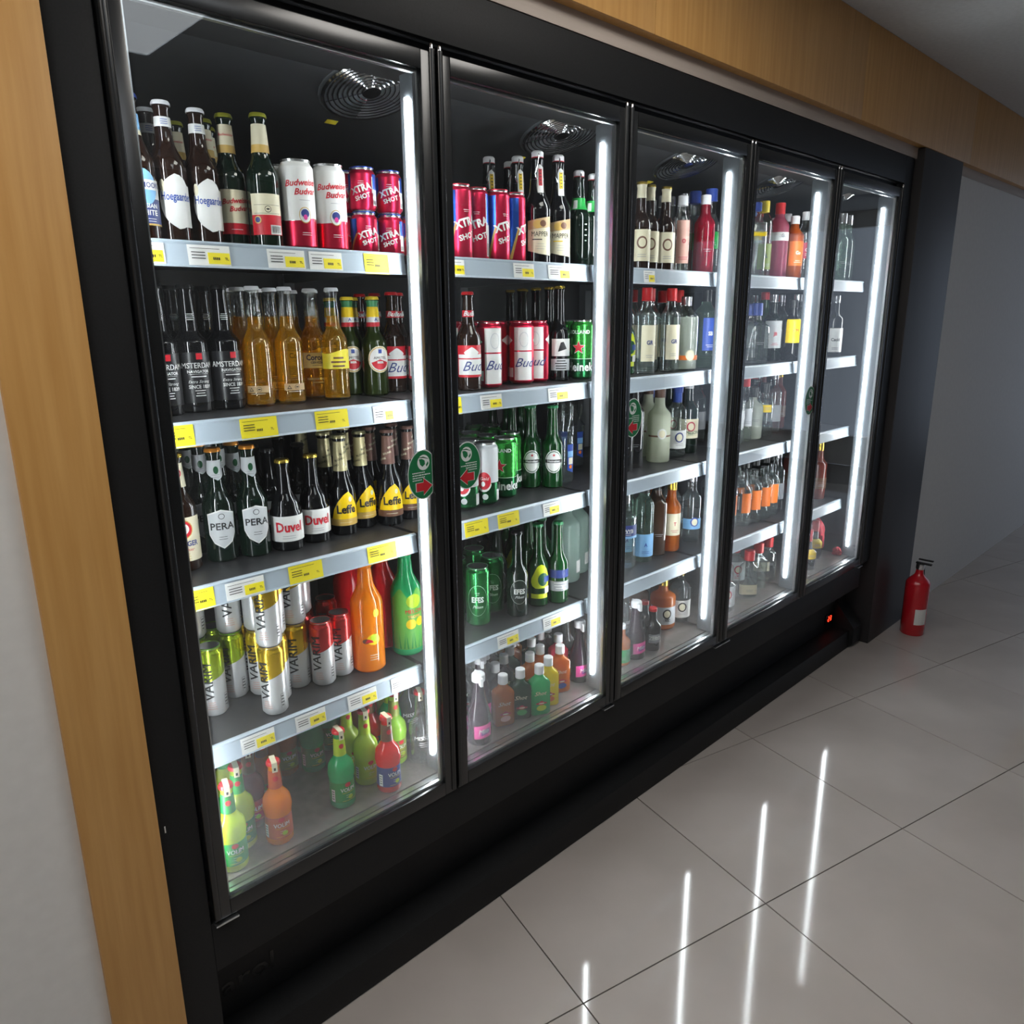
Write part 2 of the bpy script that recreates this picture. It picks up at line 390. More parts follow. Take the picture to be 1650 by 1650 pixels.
decal(2, 2 * W + .036, 1.262, -1)
decal(3, 4 * W - .036, 1.222, 1)
# temperature read-out on the recessed panel
M_seg = mat('red_readout', (1, .03, .01), .5, emit=6)
P = on_y(1335, 996, .099); m = MB(); m.box(P.x - .04, P.x + .04, .094, .0995, P.z - .022, P.z + .022, M_frame, .001); ro = m.build('controller', fr)
m = MB()
def seg7(cx, cz, code):
    L_, T_ = .010, .0022
    S = {'a': (0, 1, 0), 'b': (.5, .5, 1), 'c': (.5, -.5, 1), 'd': (0, -1, 0), 'e': (-.5, -.5, 1), 'f': (-.5, .5, 1), 'g': (0, 0, 0)}
    for ch in code:
        sx, sz, vert = S[ch]; X = cx + sx * .011; Z = cz + sz * .011
        if vert: m.box(X - T_ / 2, X + T_ / 2, .0925, .0935, Z - L_ / 2, Z + L_ / 2, M_seg)
        else: m.box(X - L_ / 2, X + L_ / 2, .0925, .0935, Z - T_ / 2, Z + T_ / 2, M_seg)
seg7(P.x - .012, P.z, 'abged'); seg7(P.x + .010, P.z, 'abcgd'); m.build('digits', ro)
# raised sign letters, black on black, on the recessed lower panel at the left
m = MB()
V, F = text2d('narol', .062, 2, bold=.01, sx=1.25)
m.add([(.075 + a, .0985, .165 + b) for a, b in V], F, M_frame); m.build('maker_lettering', fr)
# dark column beyond the cooler and the red extinguisher past it
m = MB(); m.box(END + .115, 3.62, -.03, .6, 0, 2.19, mat('dark_column_board', rough=.5, hook=noise_col(8, (.020, .018, .020), (.030, .026, .028), (1, 1, .3))), .003)
cl = m.build('column'); tag(cl, kind='structure')

# ------------------------------------------------------------------ product materials
C_ = dict(white=(.80, .80, .78), cream=(.78, .72, .52), red=(.60, .015, .03), crimson=(.5, .01, .05), gold=(.62, .40, .10), black=(.012, .012, .014),
          blue=(.02, .07, .38), sky=(.22, .48, .80), navy=(.03, .05, .22), green=(.01, .28, .05), lime=(.42, .58, .02), yellow=(.90, .62, .0),
          brown=(.16, .07, .04), orange=(.85, .18, .01), grey=(.35, .36, .38), pink=(.75, .06, .32), purple=(.22, .03, .30), salmon=(.7, .4, .33), silver=(.6, .62, .64), tan=(.55, .38, .2), darkgreen=(.005, .09, .03))
def paper(n): return mat('print_' + n, C_[n], .42)
def metalpaint(n, c, r=.28): return mat('metallic_' + n, c, r, .75)
G_brown = mat('brown_glass', (.016, .006, .003), .03, spec=.5, coat=.25)
G_black = mat('black_glass', (.004, .004, .005), .03, spec=.5, coat=.15)
G_green = mat('green_glass', (.004, .065, .012), .04, spec=.7, coat=.7, trans=.3)
G_dgreen = mat('dark_green_glass', (.0025, .011, .006), .04, spec=.6, coat=.5)
G_clear = glassy('clear_glass', (.95, .97, .96), .09, power=2.6)
G_water = glassy('clear_spirit', (.97, .98, .98), .0, body=.06, bodycol=(.75, .85, .88), power=6)
G_frost = mat('frosted_glass', (.62, .68, .62), .35, trans=.4)
G_gtint = glassy('pale_green_glass', (.72, .86, .78), .06, body=.10, bodycol=(.45, .65, .55), power=3.0)
def liquid(n, c, t=.5): return mat('liquid_' + n, c, .08, spec=.5, coat=.6, trans=t)
L_amber = glassy('liquid_lager', (1.0, .78, .28), .0, body=.26, bodycol=(.95, .55, .02), power=6)
L_orange = liquid('orange', (.95, .30, .01)); L_lime = liquid('lime', (.62, .78, .05)); L_green = liquid('green', (.03, .55, .20))
L_red = liquid('red', (.75, .02, .02)); L_yellow = liquid('yellow', (.90, .75, .02)); L_pink = liquid('pink', (.80, .05, .12)); L_brown = liquid('brown', (.16, .05, .02))
L_rum = liquid('whisky', (.62, .16, .02)); L_wine = liquid('dark_red', (.22, .01, .03)); L_rust = liquid('rust', (.55, .16, .02))
M_cap = dict(yg=mat('cap_yellow_green', (.42, .42, .04), .3, .5), white=mat('cap_white', (.78, .78, .80), .35), gold=mat('cap_gold', (.75, .52, .08), .25, .8), black=mat('cap_black', (.01, .01, .01), .3),
             red=mat('cap_red', (.62, .015, .02), .3), green=mat('cap_green', (.03, .22, .08), .3), orange=mat('cap_orange', (.75, .28, .03), .3, .4),
             silver=mat('cap_silver', (.6, .6, .62), .25, .9), yellow=mat('cap_yellow', (.85, .62, .03), .35), blue=mat('cap_blue', (.03, .07, .35), .35), brown=mat('cap_brown', (.12, .06, .04), .4))
M_can = mat('can_aluminium', (.72, .73, .74), .25, .9)

# ------------------------------------------------------------------ product shapes
def smooth(pts, n=5):
    """profile key points (r, z[, squareness]); 's' marks a smooth shoulder to the next"""
    out = []
    for i, p in enumerate(pts):
        out.append((p[0], p[1]))
        if len(p) > 2 and p[2] == 's' and i < len(pts) - 1:
            q = pts[i + 1]
            for k in range(1, n):
                t = k / n; e = (1 - math.cos(PI * t)) / 2
                out.append((p[0] + (q[0] - p[0]) * e, p[1] + (q[1] - p[1]) * t))
    return out
class Shape:
    """turned or squared body; P() maps (angle, height) on its skin, so prints follow the form"""
    def __init__(s, prof, sq=0, squash=1, zsq=None):
        s.prof = prof; s.sq = sq; s.squash = squash; s.zsq = zsq if zsq is not None else 9
    def r(s, z):
        p = s.prof
        if z <= p[0][1]: return p[0][0]
        for (r0, z0), (r1, z1) in zip(p, p[1:]):
            if z0 <= z <= z1 and z1 > z0: return r0 + (r1 - r0) * (z - z0) / (z1 - z0)
        return p[-1][0]
    def rho(s, a, z):
        if not s.sq or z > s.zsq + .012: return 1, 1
        f = 1 if z <= s.zsq else 1 - (z - s.zsq) / .012
        n = 2 + 4 * s.sq * f
        return (abs(math.cos(a)) ** n + abs(math.sin(a)) ** n) ** (-1 / n), 1 - (1 - s.squash) * f
    def P(s, a, z, e=0.0):
        k, q = s.rho(a, z); r = s.r(z) * k
        return ((r + e) * math.sin(a), -(r * q + e) * math.cos(a), z)
    def skin(s, mb, m, seg=20, inset=0, z0=None, z1=None):
        pr = [z for _, z in s.prof]
        rows = []
        for i, (r_, z) in enumerate(s.prof):
            if z0 is not None and (z < z0 or z > z1): continue
            rows.append((r_, z))
        if z0 is not None: rows = [(s.r(z0), z0)] + [q for q in rows if z0 < q[1] < z1] + [(s.r(z1), z1)]
        vs = []; fs = []
        for r_, z in rows:
            for k in range(seg):
                a = 2 * PI * k / seg; kk, q = s.rho(a, z); rr = max(r_ * kk - inset, .0005)
                vs.append((rr * math.sin(a), -rr * q * math.cos(a), z))
        for i in range(len(rows) - 1):
            for k in range(seg): fs.append((i * seg + k, i * seg + (k + 1) % seg, (i + 1) * seg + (k + 1) % seg, (i + 1) * seg + k))
        fs += [tuple(range(seg))[::-1], tuple(range((len(rows) - 1) * seg, len(rows) * seg))]
        mb.add(vs, fs, m, True)
    # prints -------------------------------------------------------
    def zone(s, mb, m, a0, a1, lo, hi, e=.0004, n=None):
        a0, a1 = R(a0), R(a1); n = n or max(3, int(abs(a1 - a0) / .2)); fl = lo if callable(lo) else (lambda a: lo); fh = hi if callable(hi) else (lambda a: hi)
        As = [a0 + (a1 - a0) * i / n for i in range(n + 1)]; lows = [fl(math.degrees(a)) for a in As]; his = [fh(math.degrees(a)) for a in As]
        z0, z1 = min(lows), max(his); bk = sorted(set([z0, z1] + [z for _, z in s.prof if z0 < z < z1])); rows = [bk[0]]
        for z in bk[1:]:
            q = max(1, int((z - rows[-1]) / .022)); b0 = rows[-1]; rows += [b0 + (z - b0) * (t + 1) / q for t in range(q)]
        nz = len(rows) - 1; vs = []; fs = []
        for i, a in enumerate(As):
            for z in rows: vs.append(s.P(a, min(max(z, lows[i]), his[i]), e))
        for i in range(n):
            for j in range(nz):
                if rows[j + 1] <= min(lows[i], lows[i + 1]) or rows[j] >= max(his[i], his[i + 1]): continue
                k = i * (nz + 1) + j; fs.append((k, k + nz + 1, k + nz + 2, k + 1))
        mb.add(vs, fs, m, True)
    def W2(s, x, z, ac, e):
        a = R(ac) + x / max(s.r(z), .004)
        return s.P(a, z, e)
    def disc(s, mb, m, ac, zc, rx, rz, e=.0008, n=20, shape=None):
        vs = [s.W2(0, zc, ac, e)]; fs = []
        for j in (1, 2, 3):
            for q in range(n):
                t = 2 * PI * q / n; f = shape(t) if shape else 1
                vs.append(s.W2(rx * f * math.cos(t) * j / 3, zc + rz * f * math.sin(t) * j / 3, ac, e))
        for q in range(n): fs.append((0, 1 + q, 1 + (q + 1) % n))
        for j in range(2):
            for q in range(n):
                a = 1 + j * n + q; b = 1 + j * n + (q + 1) % n; fs.append((a, a + n, b + n, b))
        mb.add(vs, fs, m, True)
    def poly(s, mb, m, ac, pts, e=.001):
        fine = []
        for q, p in enumerate(pts):
            p2 = pts[(q + 1) % len(pts)]; d = math.hypot(p2[0] - p[0], p2[1] - p[1]); c = max(1, int(d / .007)); fine += [(p[0] + (p2[0] - p[0]) * t / c, p[1] + (p2[1] - p[1]) * t / c) for t in range(c)]
        cx = sum(p[0] for p in fine) / len(fine); cz = sum(p[1] for p in fine) / len(fine); n = len(fine); K = 4 if max(math.hypot(p[0] - cx, p[1] - cz) for p in fine) > .012 else 2
        vs = [s.W2(cx, cz, ac, e)]
        for j in range(1, K + 1): vs += [s.W2(cx + (x - cx) * j / K, cz + (z - cz) * j / K, ac, e) for x, z in fine]
        fs = [(0, 1 + q, 1 + (q + 1) % n) for q in range(n)]
        for j in range(K - 1): fs += [(1 + j * n + q, 1 + (j + 1) * n + q, 1 + (j + 1) * n + (q + 1) % n, 1 + j * n + (q + 1) % n) for q in range(n)]
        mb.add(vs, fs, m, True)
    def star(s, mb, m, ac, zc, rr, e=.001):
        s.poly(mb, m, ac, [((rr if q % 2 == 0 else rr * .42) * math.sin(PI * q / 5), zc + (rr if q % 2 == 0 else rr * .42) * math.cos(PI * q / 5)) for q in range(10)], e)
    def text(s, mb, m, t, ac, zc, size, e=.0012, rot=0, **kw):
        V, F = text2d(t, size, **kw); cr, sr_ = math.cos(R(rot)), math.sin(R(rot))
        mb.add([s.W2(x * cr - y * sr_, zc + x * sr_ + y * cr, ac, e) for x, y in V], F, m)
    def lines(s, mb, m, ac, zc, w, n, pitch, h=.0009, e=.0012):      # rows of fine print too small to read
        rnd = random.Random(int(zc * 1e5) + n)
        for i in range(n):
            z = zc - i * pitch; ww = w * rnd.uniform(.6, 1)
            s.zone(mb, m, ac - math.degrees(ww / 2 / s.r(z)), ac + math.degrees(ww / 2 / s.r(z)), z, z + h, e, 4)

TYPES = {}
def bottle(h, Rb, hs, hn, rn, rt=None, foot=.002):
    rt = rt or rn * .86
    return smooth([(Rb * .88, 0), (Rb, .004), (Rb, hs, 's'), (rn, hn), (rt, h - .016), (rt + .0016, h - .012), (rt + .0016, h - .006), (rt, h - .004), (rt, h)])
def crown(h, r, m):
    mb = MB(); n = 21; prof = [(r + .0035, h - .007, 1), (r + .003, h - .003, 0), (r + .001, h + .0005, 0), (.001, h + .001, 0)]; vs = []; fs = []
    for rr, z, f in prof:
        for k in range(2 * n): a = PI * k / n; q = rr - (.0009 if (k % 2 and f) else 0); vs.append((q * math.cos(a), q * math.sin(a), z))
    for i in range(3):
        for k in range(2 * n): fs.append((i * 2 * n + k, i * 2 * n + (k + 1) % (2 * n), (i + 1) * 2 * n + (k + 1) % (2 * n), (i + 1) * 2 * n + k))
    fs.append(tuple(range(6 * n, 8 * n))); mb.add(vs, fs, m, True); return mb
def screwcap(h, r, hc, m, top=None, seg=16):
    mb = MB(); mb.lathe([(r, h - hc), (r + .0006, h - hc + .002), (r, h - hc + .004), (r, h - .002), (r - .002, h)], m, seg); return mb
def spec(name, obj, desc, cat, body, shape, gm, liq=None, cap=None, prints=None, fill=None, seg=20, rad=None, extra=None, rot=0, h=None):
    TYPES[name] = dict(obj=obj, desc=desc, cat=cat, shape=shape, gm=gm, liq=liq, cap=cap, prints=prints, fill=fill, seg=seg, rad=rad or max(p[0] for p in shape.prof) * (1 + .40 * shape.sq), extra=extra, rot=rot, h=h or shape.prof[-1][1], proto=None)
def can_shape(h, r): return Shape(smooth([(r * .72, 0), (r * .80, .002), (r, .009), (r, h - .015, 's'), (r * .83, h - .004), (r * .86, h - .002), (r * .86, h)]))
def can_lid(h, r, m, rim):
    mb = MB(); mb.lathe([(r * .87, h - .002), (r * .89, h + .0002), (r * .85, h + .0006), (r * .80, h - .003), (.001, h - .003)], rim, 20, close=False)
    mb.box(-.005, .005, -.012, .006, h - .0029, h - .0018, m); return mb
def pull(h, r, m, rim=None):
    def f(root):
        can_lid(h, r, m, rim or M_can).build('lid', root)
    return f

Wt, Bk, Rd, Cr, Gd = paper('white'), paper('black'), paper('red'), paper('cream'), paper('gold')
# --- top shelf, first door
def p_crescent(s, lab, nk):
    s.zone(nk, Wt, -180, 180, .196, .212); s.lines(nk, paper('blue'), 0, .207, .012, 3, .0035)
    s.disc(lab, Wt, 8, .072, .030, .046, shape=lambda t: 1 if math.cos(t) > -.2 else .93)
    s.zone(lab, Wt, 20, 62, .030, .100, e=.0007)
    s.disc(lab, paper('cream'), -32, .098, .004, .010, e=.0010)
    s.text(lab, paper('blue'), 'Hoegaarden', 12, .080, .0195, sx=.58, bold=.012)
LN = lambda: Shape(bottle(.238, .031, .130, .178, .0150, .0128))
spec('wheat', 'beer_bottle', 'brown bottle with white rounded label', 'beer bottle', None, LN(), G_brown, cap=crown(.238, .0128, M_cap['white']), prints=p_crescent, rot=-8)
def p_moon(s, lab, nk):
    s.zone(nk, paper('sky'), -180, 180, .180, .205); s.zone(nk, Cr, -180, 180, .172, .180)
    s.zone(lab, paper('navy'), -75, 75, .030, .070); s.zone(lab, Gd, -75, 75, .027, .030); s.zone(lab, Wt, -75, 75, .070, .095)
    s.disc(lab, paper('sky'), 0, .088, .028, .030, e=.0009); s.zone(lab, Wt, -62, 62, .084, .100, e=.0013)
    s.text(lab, paper('navy'), 'BLUE MOON', 5, .091, .012, e=.0018, bold=.01, sx=.85); s.text(lab, Wt, 'BELGIAN', 10, .058, .010, bold=.02); s.text(lab, Wt, 'WHITE', 10, .047, .012, bold=.02)
    s.lines(lab, Wt, 10, .037, .03, 2, .004)
spec('moon', 'beer_bottle', 'brown bottle with sky-blue and white label', 'beer bottle', None, Shape(bottle(.236, .031, .125, .178, .0150, .0128)), G_brown, cap=crown(.236, .0128, M_cap['blue']), prints=p_moon, rot=-8)
def p_budvar(s, lab, nk):
    s.zone(nk, Cr, -180, 180, .188, .224); s.zone(nk, Gd, -180, 180, .174, .188); s.text(nk, Rd, 'Budweiser', -10, .206, .007, shear=.3, bold=.01)
    s.zone(lab, Cr, -70, 58, .048, .108); s.zone(lab, Rd, -70, 58, .028, .048)
    s.text(lab, Rd, 'Budweiser', 6, .088, .013, shear=.35, bold=.02, rot=6); s.text(lab, Rd, 'Budvar', 12, .074, .013, shear=.35, bold=.02, rot=6); s.lines(lab, Wt, 0, .036, .03, 1, .003)
spec('budvar', 'beer_bottle', 'green-black bottle with cream and red label', 'beer bottle', None, Shape(bottle(.243, .0305, .130, .172, .0165, .0130)), G_dgreen, cap=crown(.243, .0130, M_cap['yg']), prints=p_budvar, rot=-14)
def p_budvar_back(s, lab, nk):
    s.zone(nk, Cr, -180, 180, .188, .224); s.zone(nk, Gd, -180, 180, .174, .188)
    s.zone(lab, Cr, -62, 55, .062, .100); s.zone(lab, Rd, -62, 55, .026, .062); s.zone(lab, Bk, -50, 45, .0795, .080, e=.0009); s.zone(lab, Bk, -50, 45, .0645, .065, e=.0009)
    s.disc(lab, Bk, 0, .0722, .006, .006, e=.0009); s.disc(lab, Cr, 0, .0722, .005, .005, e=.0012); s.disc(lab, Bk, 0, .0722, .0032, .0015, e=.0015)
    s.disc(lab, Gd, -38, .053, .007, .007, e=.0009); s.disc(lab, paper('navy'), -38, .053, .005, .005, e=.0012)
    s.zone(lab, Wt, 5, 48, .027, .044, e=.0009)
    for i in range(12): s.zone(lab, Bk, 8 + i * 3, 8 + i * 3 + (1.6 if i % 3 else .8), .030, .042, e=.0013, n=1)
spec('budvar_back', 'beer_bottle', 'dark bottle turned to its barcode label', 'beer bottle', None, Shape(bottle(.243, .0305, .130, .172, .0165, .0130)), G_dgreen, cap=crown(.243, .0130, M_cap['yg']), prints=p_budvar_back, rot=-14)
def p_budcan(s, lab, nk):
    s.zone(lab, Wt, -180, 180, .056, .164, n=24); s.zone(lab, metalpaint('red', (.62, .02, .06)), -180, 180, .003, lambda a: .058 + .003 * math.sin(R(a) * 2), n=36)
    s.text(lab, Rd, 'Budweiser', -2, .125, .016, shear=.35, bold=.025, rot=4, e=.0008); s.text(lab, Rd, 'Budvar', 8, .109, .016, shear=.35, bold=.025, rot=4, e=.0008)
    s.lines(lab, paper('grey'), 5, .093, .03, 1, .004); s.disc(lab, Gd, 2, .066, .012, .015, e=.0008); s.disc(lab, Wt, 2, .066, .0108, .0135, e=.0011)
    s.disc(lab, paper('navy'), 2, .069, .008, .008, e=.0014); s.disc(lab, paper('pink'), 2, .062, .004, .005, e=.0017); s.lines(lab, Wt, 5, .033, .03, 2, .004)
spec('budcan', 'beer_can', 'tall white can with red base', 'beer can', None, can_shape(.168, .033), M_can, prints=p_budcan, extra=pull(.168, .033, M_can), seg=28, rot=-12)
def p_shot(rotp, tall):
    def f(s, lab, nk):
        h = .168 if tall else .088; k = h / .088; rd = metalpaint('xred', (.75, .02, .08)); bl = metalpaint('xblue', (.03, .12, .55))
        s.zone(lab, rd, -180, 180, .003, h - .006, n=24)
        for c in (-95, 85): s.zone(lab, bl, c - 40, c + 40, lambda a, c=c: .010 + (.45 * h) * abs(a - c) / 40, h - .014, e=.0006, n=12)
        for c in (-95, 85):
            s.zone(lab, Wt, c - 42, c - 38, .010 + .3 * h, h - .02, e=.0008); 
            s.poly(lab, Gd, c, [(-.004, .01), (.004, .01), (.022, .5 * h), (.018, .5 * h)], e=.0010)
        q = .016 if not tall else .022
        for c in (-5, 170):
            s.text(lab, Wt, 'XTRA', c, h * .50, q * 1.15, bold=.04, rot=18, e=.0010, sx=.9); s.text(lab, Wt, 'SHOT', c + 6, h * .32, q * .8, bold=.03, rot=18, e=.0010); s.lines(lab, Wt, c, h * .66, .016, 2, .004)
        s.zone(lab, Wt, 48, 72, .012, h * .5, e=.0008)
        for i in range(5): s.zone(lab, Bk, 50 + i * 4, 51.5 + i * 4, .014, h * .25, e=.0011, n=1)
    return f
spec('shot', 'energy_can', 'short red and blue energy drink can', 'drink can', None, can_shape(.088, .0285), M_can, prints=p_shot(0, 0), extra=pull(.088, .0285, M_can, metalpaint('lidblue', (.05, .1, .5))), seg=24, rot=-20)
spec('xcan', 'energy_can', 'tall red and blue energy drink can', 'drink can', None, can_shape(.168, .029), M_can, prints=p_shot(0, 1), extra=pull(.168, .029, M_can, metalpaint('lidred', (.6, .03, .06))), seg=24, rot=-30)
# --- second shelf, first door
def p_amst(s, lab, nk):
    s.lines(nk, Wt, 12, .190, .016, 4, .0035)
    s.zone(lab, mat('print_smoke', (.012, .012, .014), .3), -70, 95, .020, .118)
    s.poly(lab, Rd, 20, [(-.006, .104), (.006, .104), (.006, .116), (-.006, .116)], e=.0010)
    s.text(lab, Wt, 'AMSTERDAM', 8, .092, .0150, bold=.03, sx=.84); s.text(lab, Wt, 'NAVIGATOR', 14, .0805, .0075, bold=.03)
    s.lines(lab, Wt, 14, .0755, .040, 1, .004, h=.0005); s.lines(lab, Wt, 14, .070, .045, 1, .004, h=.002); s.text(lab, Wt, 'Extra Strong', 12, .061, .0080, shear=.4); s.text(lab, Wt, 'SINCE 1839', 14, .051, .0095, bold=.02, sx=.9)
    s.lines(lab, Wt, 14, .043, .022, 3, .005, h=.0016)
spec('amst', 'beer_bottle', 'black bottle with white bold lettering', 'beer bottle', None, Shape(bottle(.246, .0325, .135, .160, .0180, .0135)), G_black, cap=crown(.246, .0135, M_cap['black']), prints=p_amst, rot=-20)
CN = lambda: Shape(bottle(.245, .0305, .128, .168, .0160, .0125))
def p_cback(s, lab, nk):
    s.zone(lab, paper('tan'), -45, 45, .030, .044); s.poly(lab, Bk, -24, [(-.005, .033), (.005, .033), (0, .041)], e=.0010); s.poly(lab, paper('tan'), -24, [(-.003, .0345), (.003, .0345), (0, .039)], e=.0013)
    s.disc(lab, Bk, 6, .037, .005, .005, e=.0010); s.disc(lab, paper('tan'), 6, .037, .0042, .0042, e=.0013); s.disc(lab, Bk, 6, .037, .003, .0014, e=.0016); s.lines(lab, Wt, 0, .027, .03, 1, .002); s.lines(lab, paper('brown'), 0, .056, .035, 2, .004)
def p_cfront(s, lab, nk):
    s.zone(lab, paper('cream'), -60, 60, .070, .104); s.text(lab, paper('navy'), 'Corona', 4, .093, .0175, bold=.03, sx=.85); s.text(lab, paper('navy'), 'CERVEZA', 4, .082, .0065, bold=.02); s.lines(lab, paper('navy'), 4, .075, .03, 1, .004)
    s.text(lab, Wt, 'CORONA EXTRA', 4, .045, .006); s.lines(lab, Wt, 4, .037, .035, 1, .004)
def p_cyel(s, lab, nk):
    s.zone(lab, mat('print_bright_yellow', (.85, .72, .05), .4), -70, 70, .070, lambda a: .108 + .005 * math.sin(R(a) * 2)); s.lines(lab, paper('brown'), 8, .092, .034, 3, .009, h=.004)
for nm, pr, ds in (('corona', p_cback, 'clear lager bottle turned to warning label'), ('corona_front', p_cfront, 'clear lager bottle with white name label'), ('corona_yellow', p_cyel, 'clear lager bottle with yellow label')):
    spec(nm, 'beer_bottle', ds, 'beer bottle', None, CN(), G_clear, liq=L_amber, cap=crown(.245, .0125, M_cap['white']), prints=pr, fill=.185, rot=-22)
def p_amstel(s, lab, nk):
    s.zone(nk, paper('yellow'), -180, 180, .182, .205); s.zone(nk, Wt, -180, 180, .170, .182); s.zone(nk, Rd, -180, 180, .160, .170); s.text(nk, paper('blue'), 'A', 10, .176, .010, bold=.02)
    s.zone(nk, M_cap['green'], -180, 180, .205, .219)
    s.disc(lab, Cr, 6, .085, .028, .031); s.disc(lab, Gd, 6, .085, .0262, .029, e=.0011); s.disc(lab, Wt, 6, .085, .0245, .027, e=.0014)
    s.disc(lab, Rd, 6, .085, .0215, .0240, e=.0017, shape=lambda t: 1 if math.sin(t) < -.02 else .02 / max(abs(math.sin(t)), .02) * .05)
    s.text(lab, Bk, 'AMSTEL', 6, .0885, .0085, bold=.03, e=.0020); s.text(lab, Wt, 'BEER', 6, .078, .0065, bold=.04, e=.0021); s.poly(lab, paper('blue'), 6, [(-.004, .099), (.004, .099), (.004, .108), (-.004, .108)], e=.002)
spec('amstel', 'beer_bottle', 'green bottle with round red-white label', 'beer bottle', None, Shape(bottle(.228, .0305, .118, .155, .0160, .0125)), mat('olive_glass', (.03, .05, .008), .04, coat=.5, trans=.35), cap=crown(.228, .0125, M_cap['yellow']), prints=p_amstel, rot=-22)
def p_bud(s, lab, nk):
    s.zone(nk, Rd, -180, 180, .180, .196); s.text(nk, Wt, 'Bud', -12, .188, .016, shear=.4, bold=.03); s.text(nk, Wt, 'Bud', 60, .188, .016, shear=.4, bold=.03)
    s.zone(lab, Rd, -75, 75, .034, .112); s.zone(lab, Wt, -68, 68, .040, .078, e=.0008); s.disc(lab, Wt, 0, .094, .020, .014, e=.0008, shape=lambda t: 1 - .25 * abs(math.sin(2 * t))); s.zone(lab, Wt, -68, 68, .081, .090, e=.0008)
    s.text(lab, paper('navy'), 'Bud', 2, .060, .034, shear=.45, e=.0014)
spec('bud', 'beer_bottle', 'brown bottle with red and white label', 'beer bottle', None, Shape(bottle(.240, .0305, .125, .172, .0145, .0125)), G_brown, cap=crown(.240, .0125, M_cap['red']), prints=p_bud, rot=-25)
# --- third shelf, first door
def p_erd(s, lab, nk):
    s.zone(nk, Cr, -180, 180, .170, .218); s.disc(nk, Rd, 5, .198, .009, .009); s.disc(nk, Wt, 5, .198, .0065, .0065, e=.0012); s.text(nk, paper('navy'), 'M', 5, .198, .006, e=.0015)
    s.zone(lab, Cr, -90, 90, .022, .112); s.disc(lab, Gd, 0, .088, .020, .020); s.disc(lab, Rd, 0, .088, .018, .018, e=.0011); s.disc(lab, Wt, 0, .089, .0125, .0125, e=.0014); s.lines(lab, paper('navy'), 0, .094, .014, 3, .005, e=.0018)
    s.text(lab, paper('navy'), 'ERDINGER', 0, .058, .0145, bold=.03, sx=.8); s.text(lab, Rd, 'Weissbier', 0, .046, .009, shear=.3); s.lines(lab, Gd, 0, .037, .03, 3, .005)
spec('erd', 'beer_bottle', 'brown bottle with cream medallion label', 'beer bottle', None, Shape(bottle(.236, .0310, .125, .165, .0165, .0130)), G_brown, cap=crown(.236, .0130, M_cap['gold']), prints=p_erd, rot=-18)
def p_pbir(s, lab, nk):
    s.zone(nk, paper('silver'), -100, 100, lambda a: .170 + .018 * abs(a - 20) / 110, .212); s.disc(nk, paper('darkgreen'), 10, .192, .005, .008); s.lines(nk, paper('grey'), 0, .182, .02, 2, .005)
    sh = [(-.028, .104), (-.016, .108), (0, .113), (.016, .108), (.028, .104), (.027, .060), (.018, .042), (0, .030), (-.018, .042), (-.027, .060)]
    s.poly(lab, Wt, 5, sh, e=.0012); s.poly(lab, paper('silver'), 5, [(x * .92, .072 + (z - .072) * .93) for x, z in sh], e=.0016)
    s.text(lab, Bk, 'PERA', 5, .077, .0205, bold=.02, e=.0022); s.disc(lab, Bk, 5, .099, .006, .006, e=.0022); s.disc(lab, paper('silver'), 5, .099, .0048, .0048, e=.0025); s.lines(lab, Bk, 5, .055, .022, 2, .005, e=.0022)
spec('pera', 'beer_bottle', 'dark bottle with silver shield label', 'beer bottle', None, Shape(bottle(.236, .0320, .115, .165, .0155, .0130)), G_dgreen, cap=crown(.236, .0130, M_cap['orange']), prints=p_pbir, rot=-18)
def p_duvel(s, lab, nk):
    s.zone(lab, Wt, -80, 80, .022, .078); s.text(lab, Rd, 'Duvel', 2, .053, .030, bold=.03, sx=.82); s.lines(lab, paper('grey'), 0, .034, .03, 2, .005)
spec('duvel', 'beer_bottle', 'stubby brown bottle with white label', 'beer bottle', None, Shape(smooth([(.031, 0), (.0345, .004), (.0345, .080, 's'), (.030, .096, 's'), (.0150, .138), (.0128, .180), (.0145, .184), (.0145, .190), (.0128, .192), (.0128, .198)])), G_black, cap=crown(.198, .0128, M_cap['gold']), prints=p_duvel, rot=-22)
spec('duvel_black', 'beer_bottle', 'stubby dark bottle with black cap', 'beer bottle', None, Shape(smooth([(.031, 0), (.0345, .004), (.0345, .080, 's'), (.030, .096, 's'), (.0150, .138), (.0128, .180), (.0145, .184), (.0145, .190), (.0128, .192), (.0128, .198)])), G_black, cap=crown(.198, .0128, M_cap['black']), prints=p_duvel, rot=-22)
def p_leffe(foil, band):
    def f(s, lab, nk):
        s.zone(nk, foil, -180, 180, .150, .218, n=20)
        for i in range(4): s.text(nk, Bk if band is Gd else Cr, 'BLOND' if band is Gd else 'BRUNE', -60 + i * 45, .162 + i * .015, .0065, rot=18, bold=.02)
        s.zone(lab, band, -75, 75, .024, .040); s.lines(lab, Cr, 0, .031, .03, 1, .004)
        s.poly(lab, mat('print_bright_label', (.95, .62, 0), .4), 2, [(-.034, .040), (.034, .040), (.030, .066), (.018, .092), (.008, .104), (-.004, .097), (-.018, .080), (-.028, .062)], e=.0009)
        s.text(lab, Bk, 'Leffe', 4, .062, .027, bold=.03, e=.0018, sx=.85); s.disc(lab, Cr, 22, .086, .004, .006, e=.0016)
        s.zone(lab, mat('print_lilac', (.55, .42, .45), .5), -140, -105, .050, .080, e=.0008); s.lines(lab, Bk, -122, .072, .012, 4, .006, h=.002)
    return f
LF = lambda: Shape(bottle(.232, .0310, .095, .150, .0165, .0132))
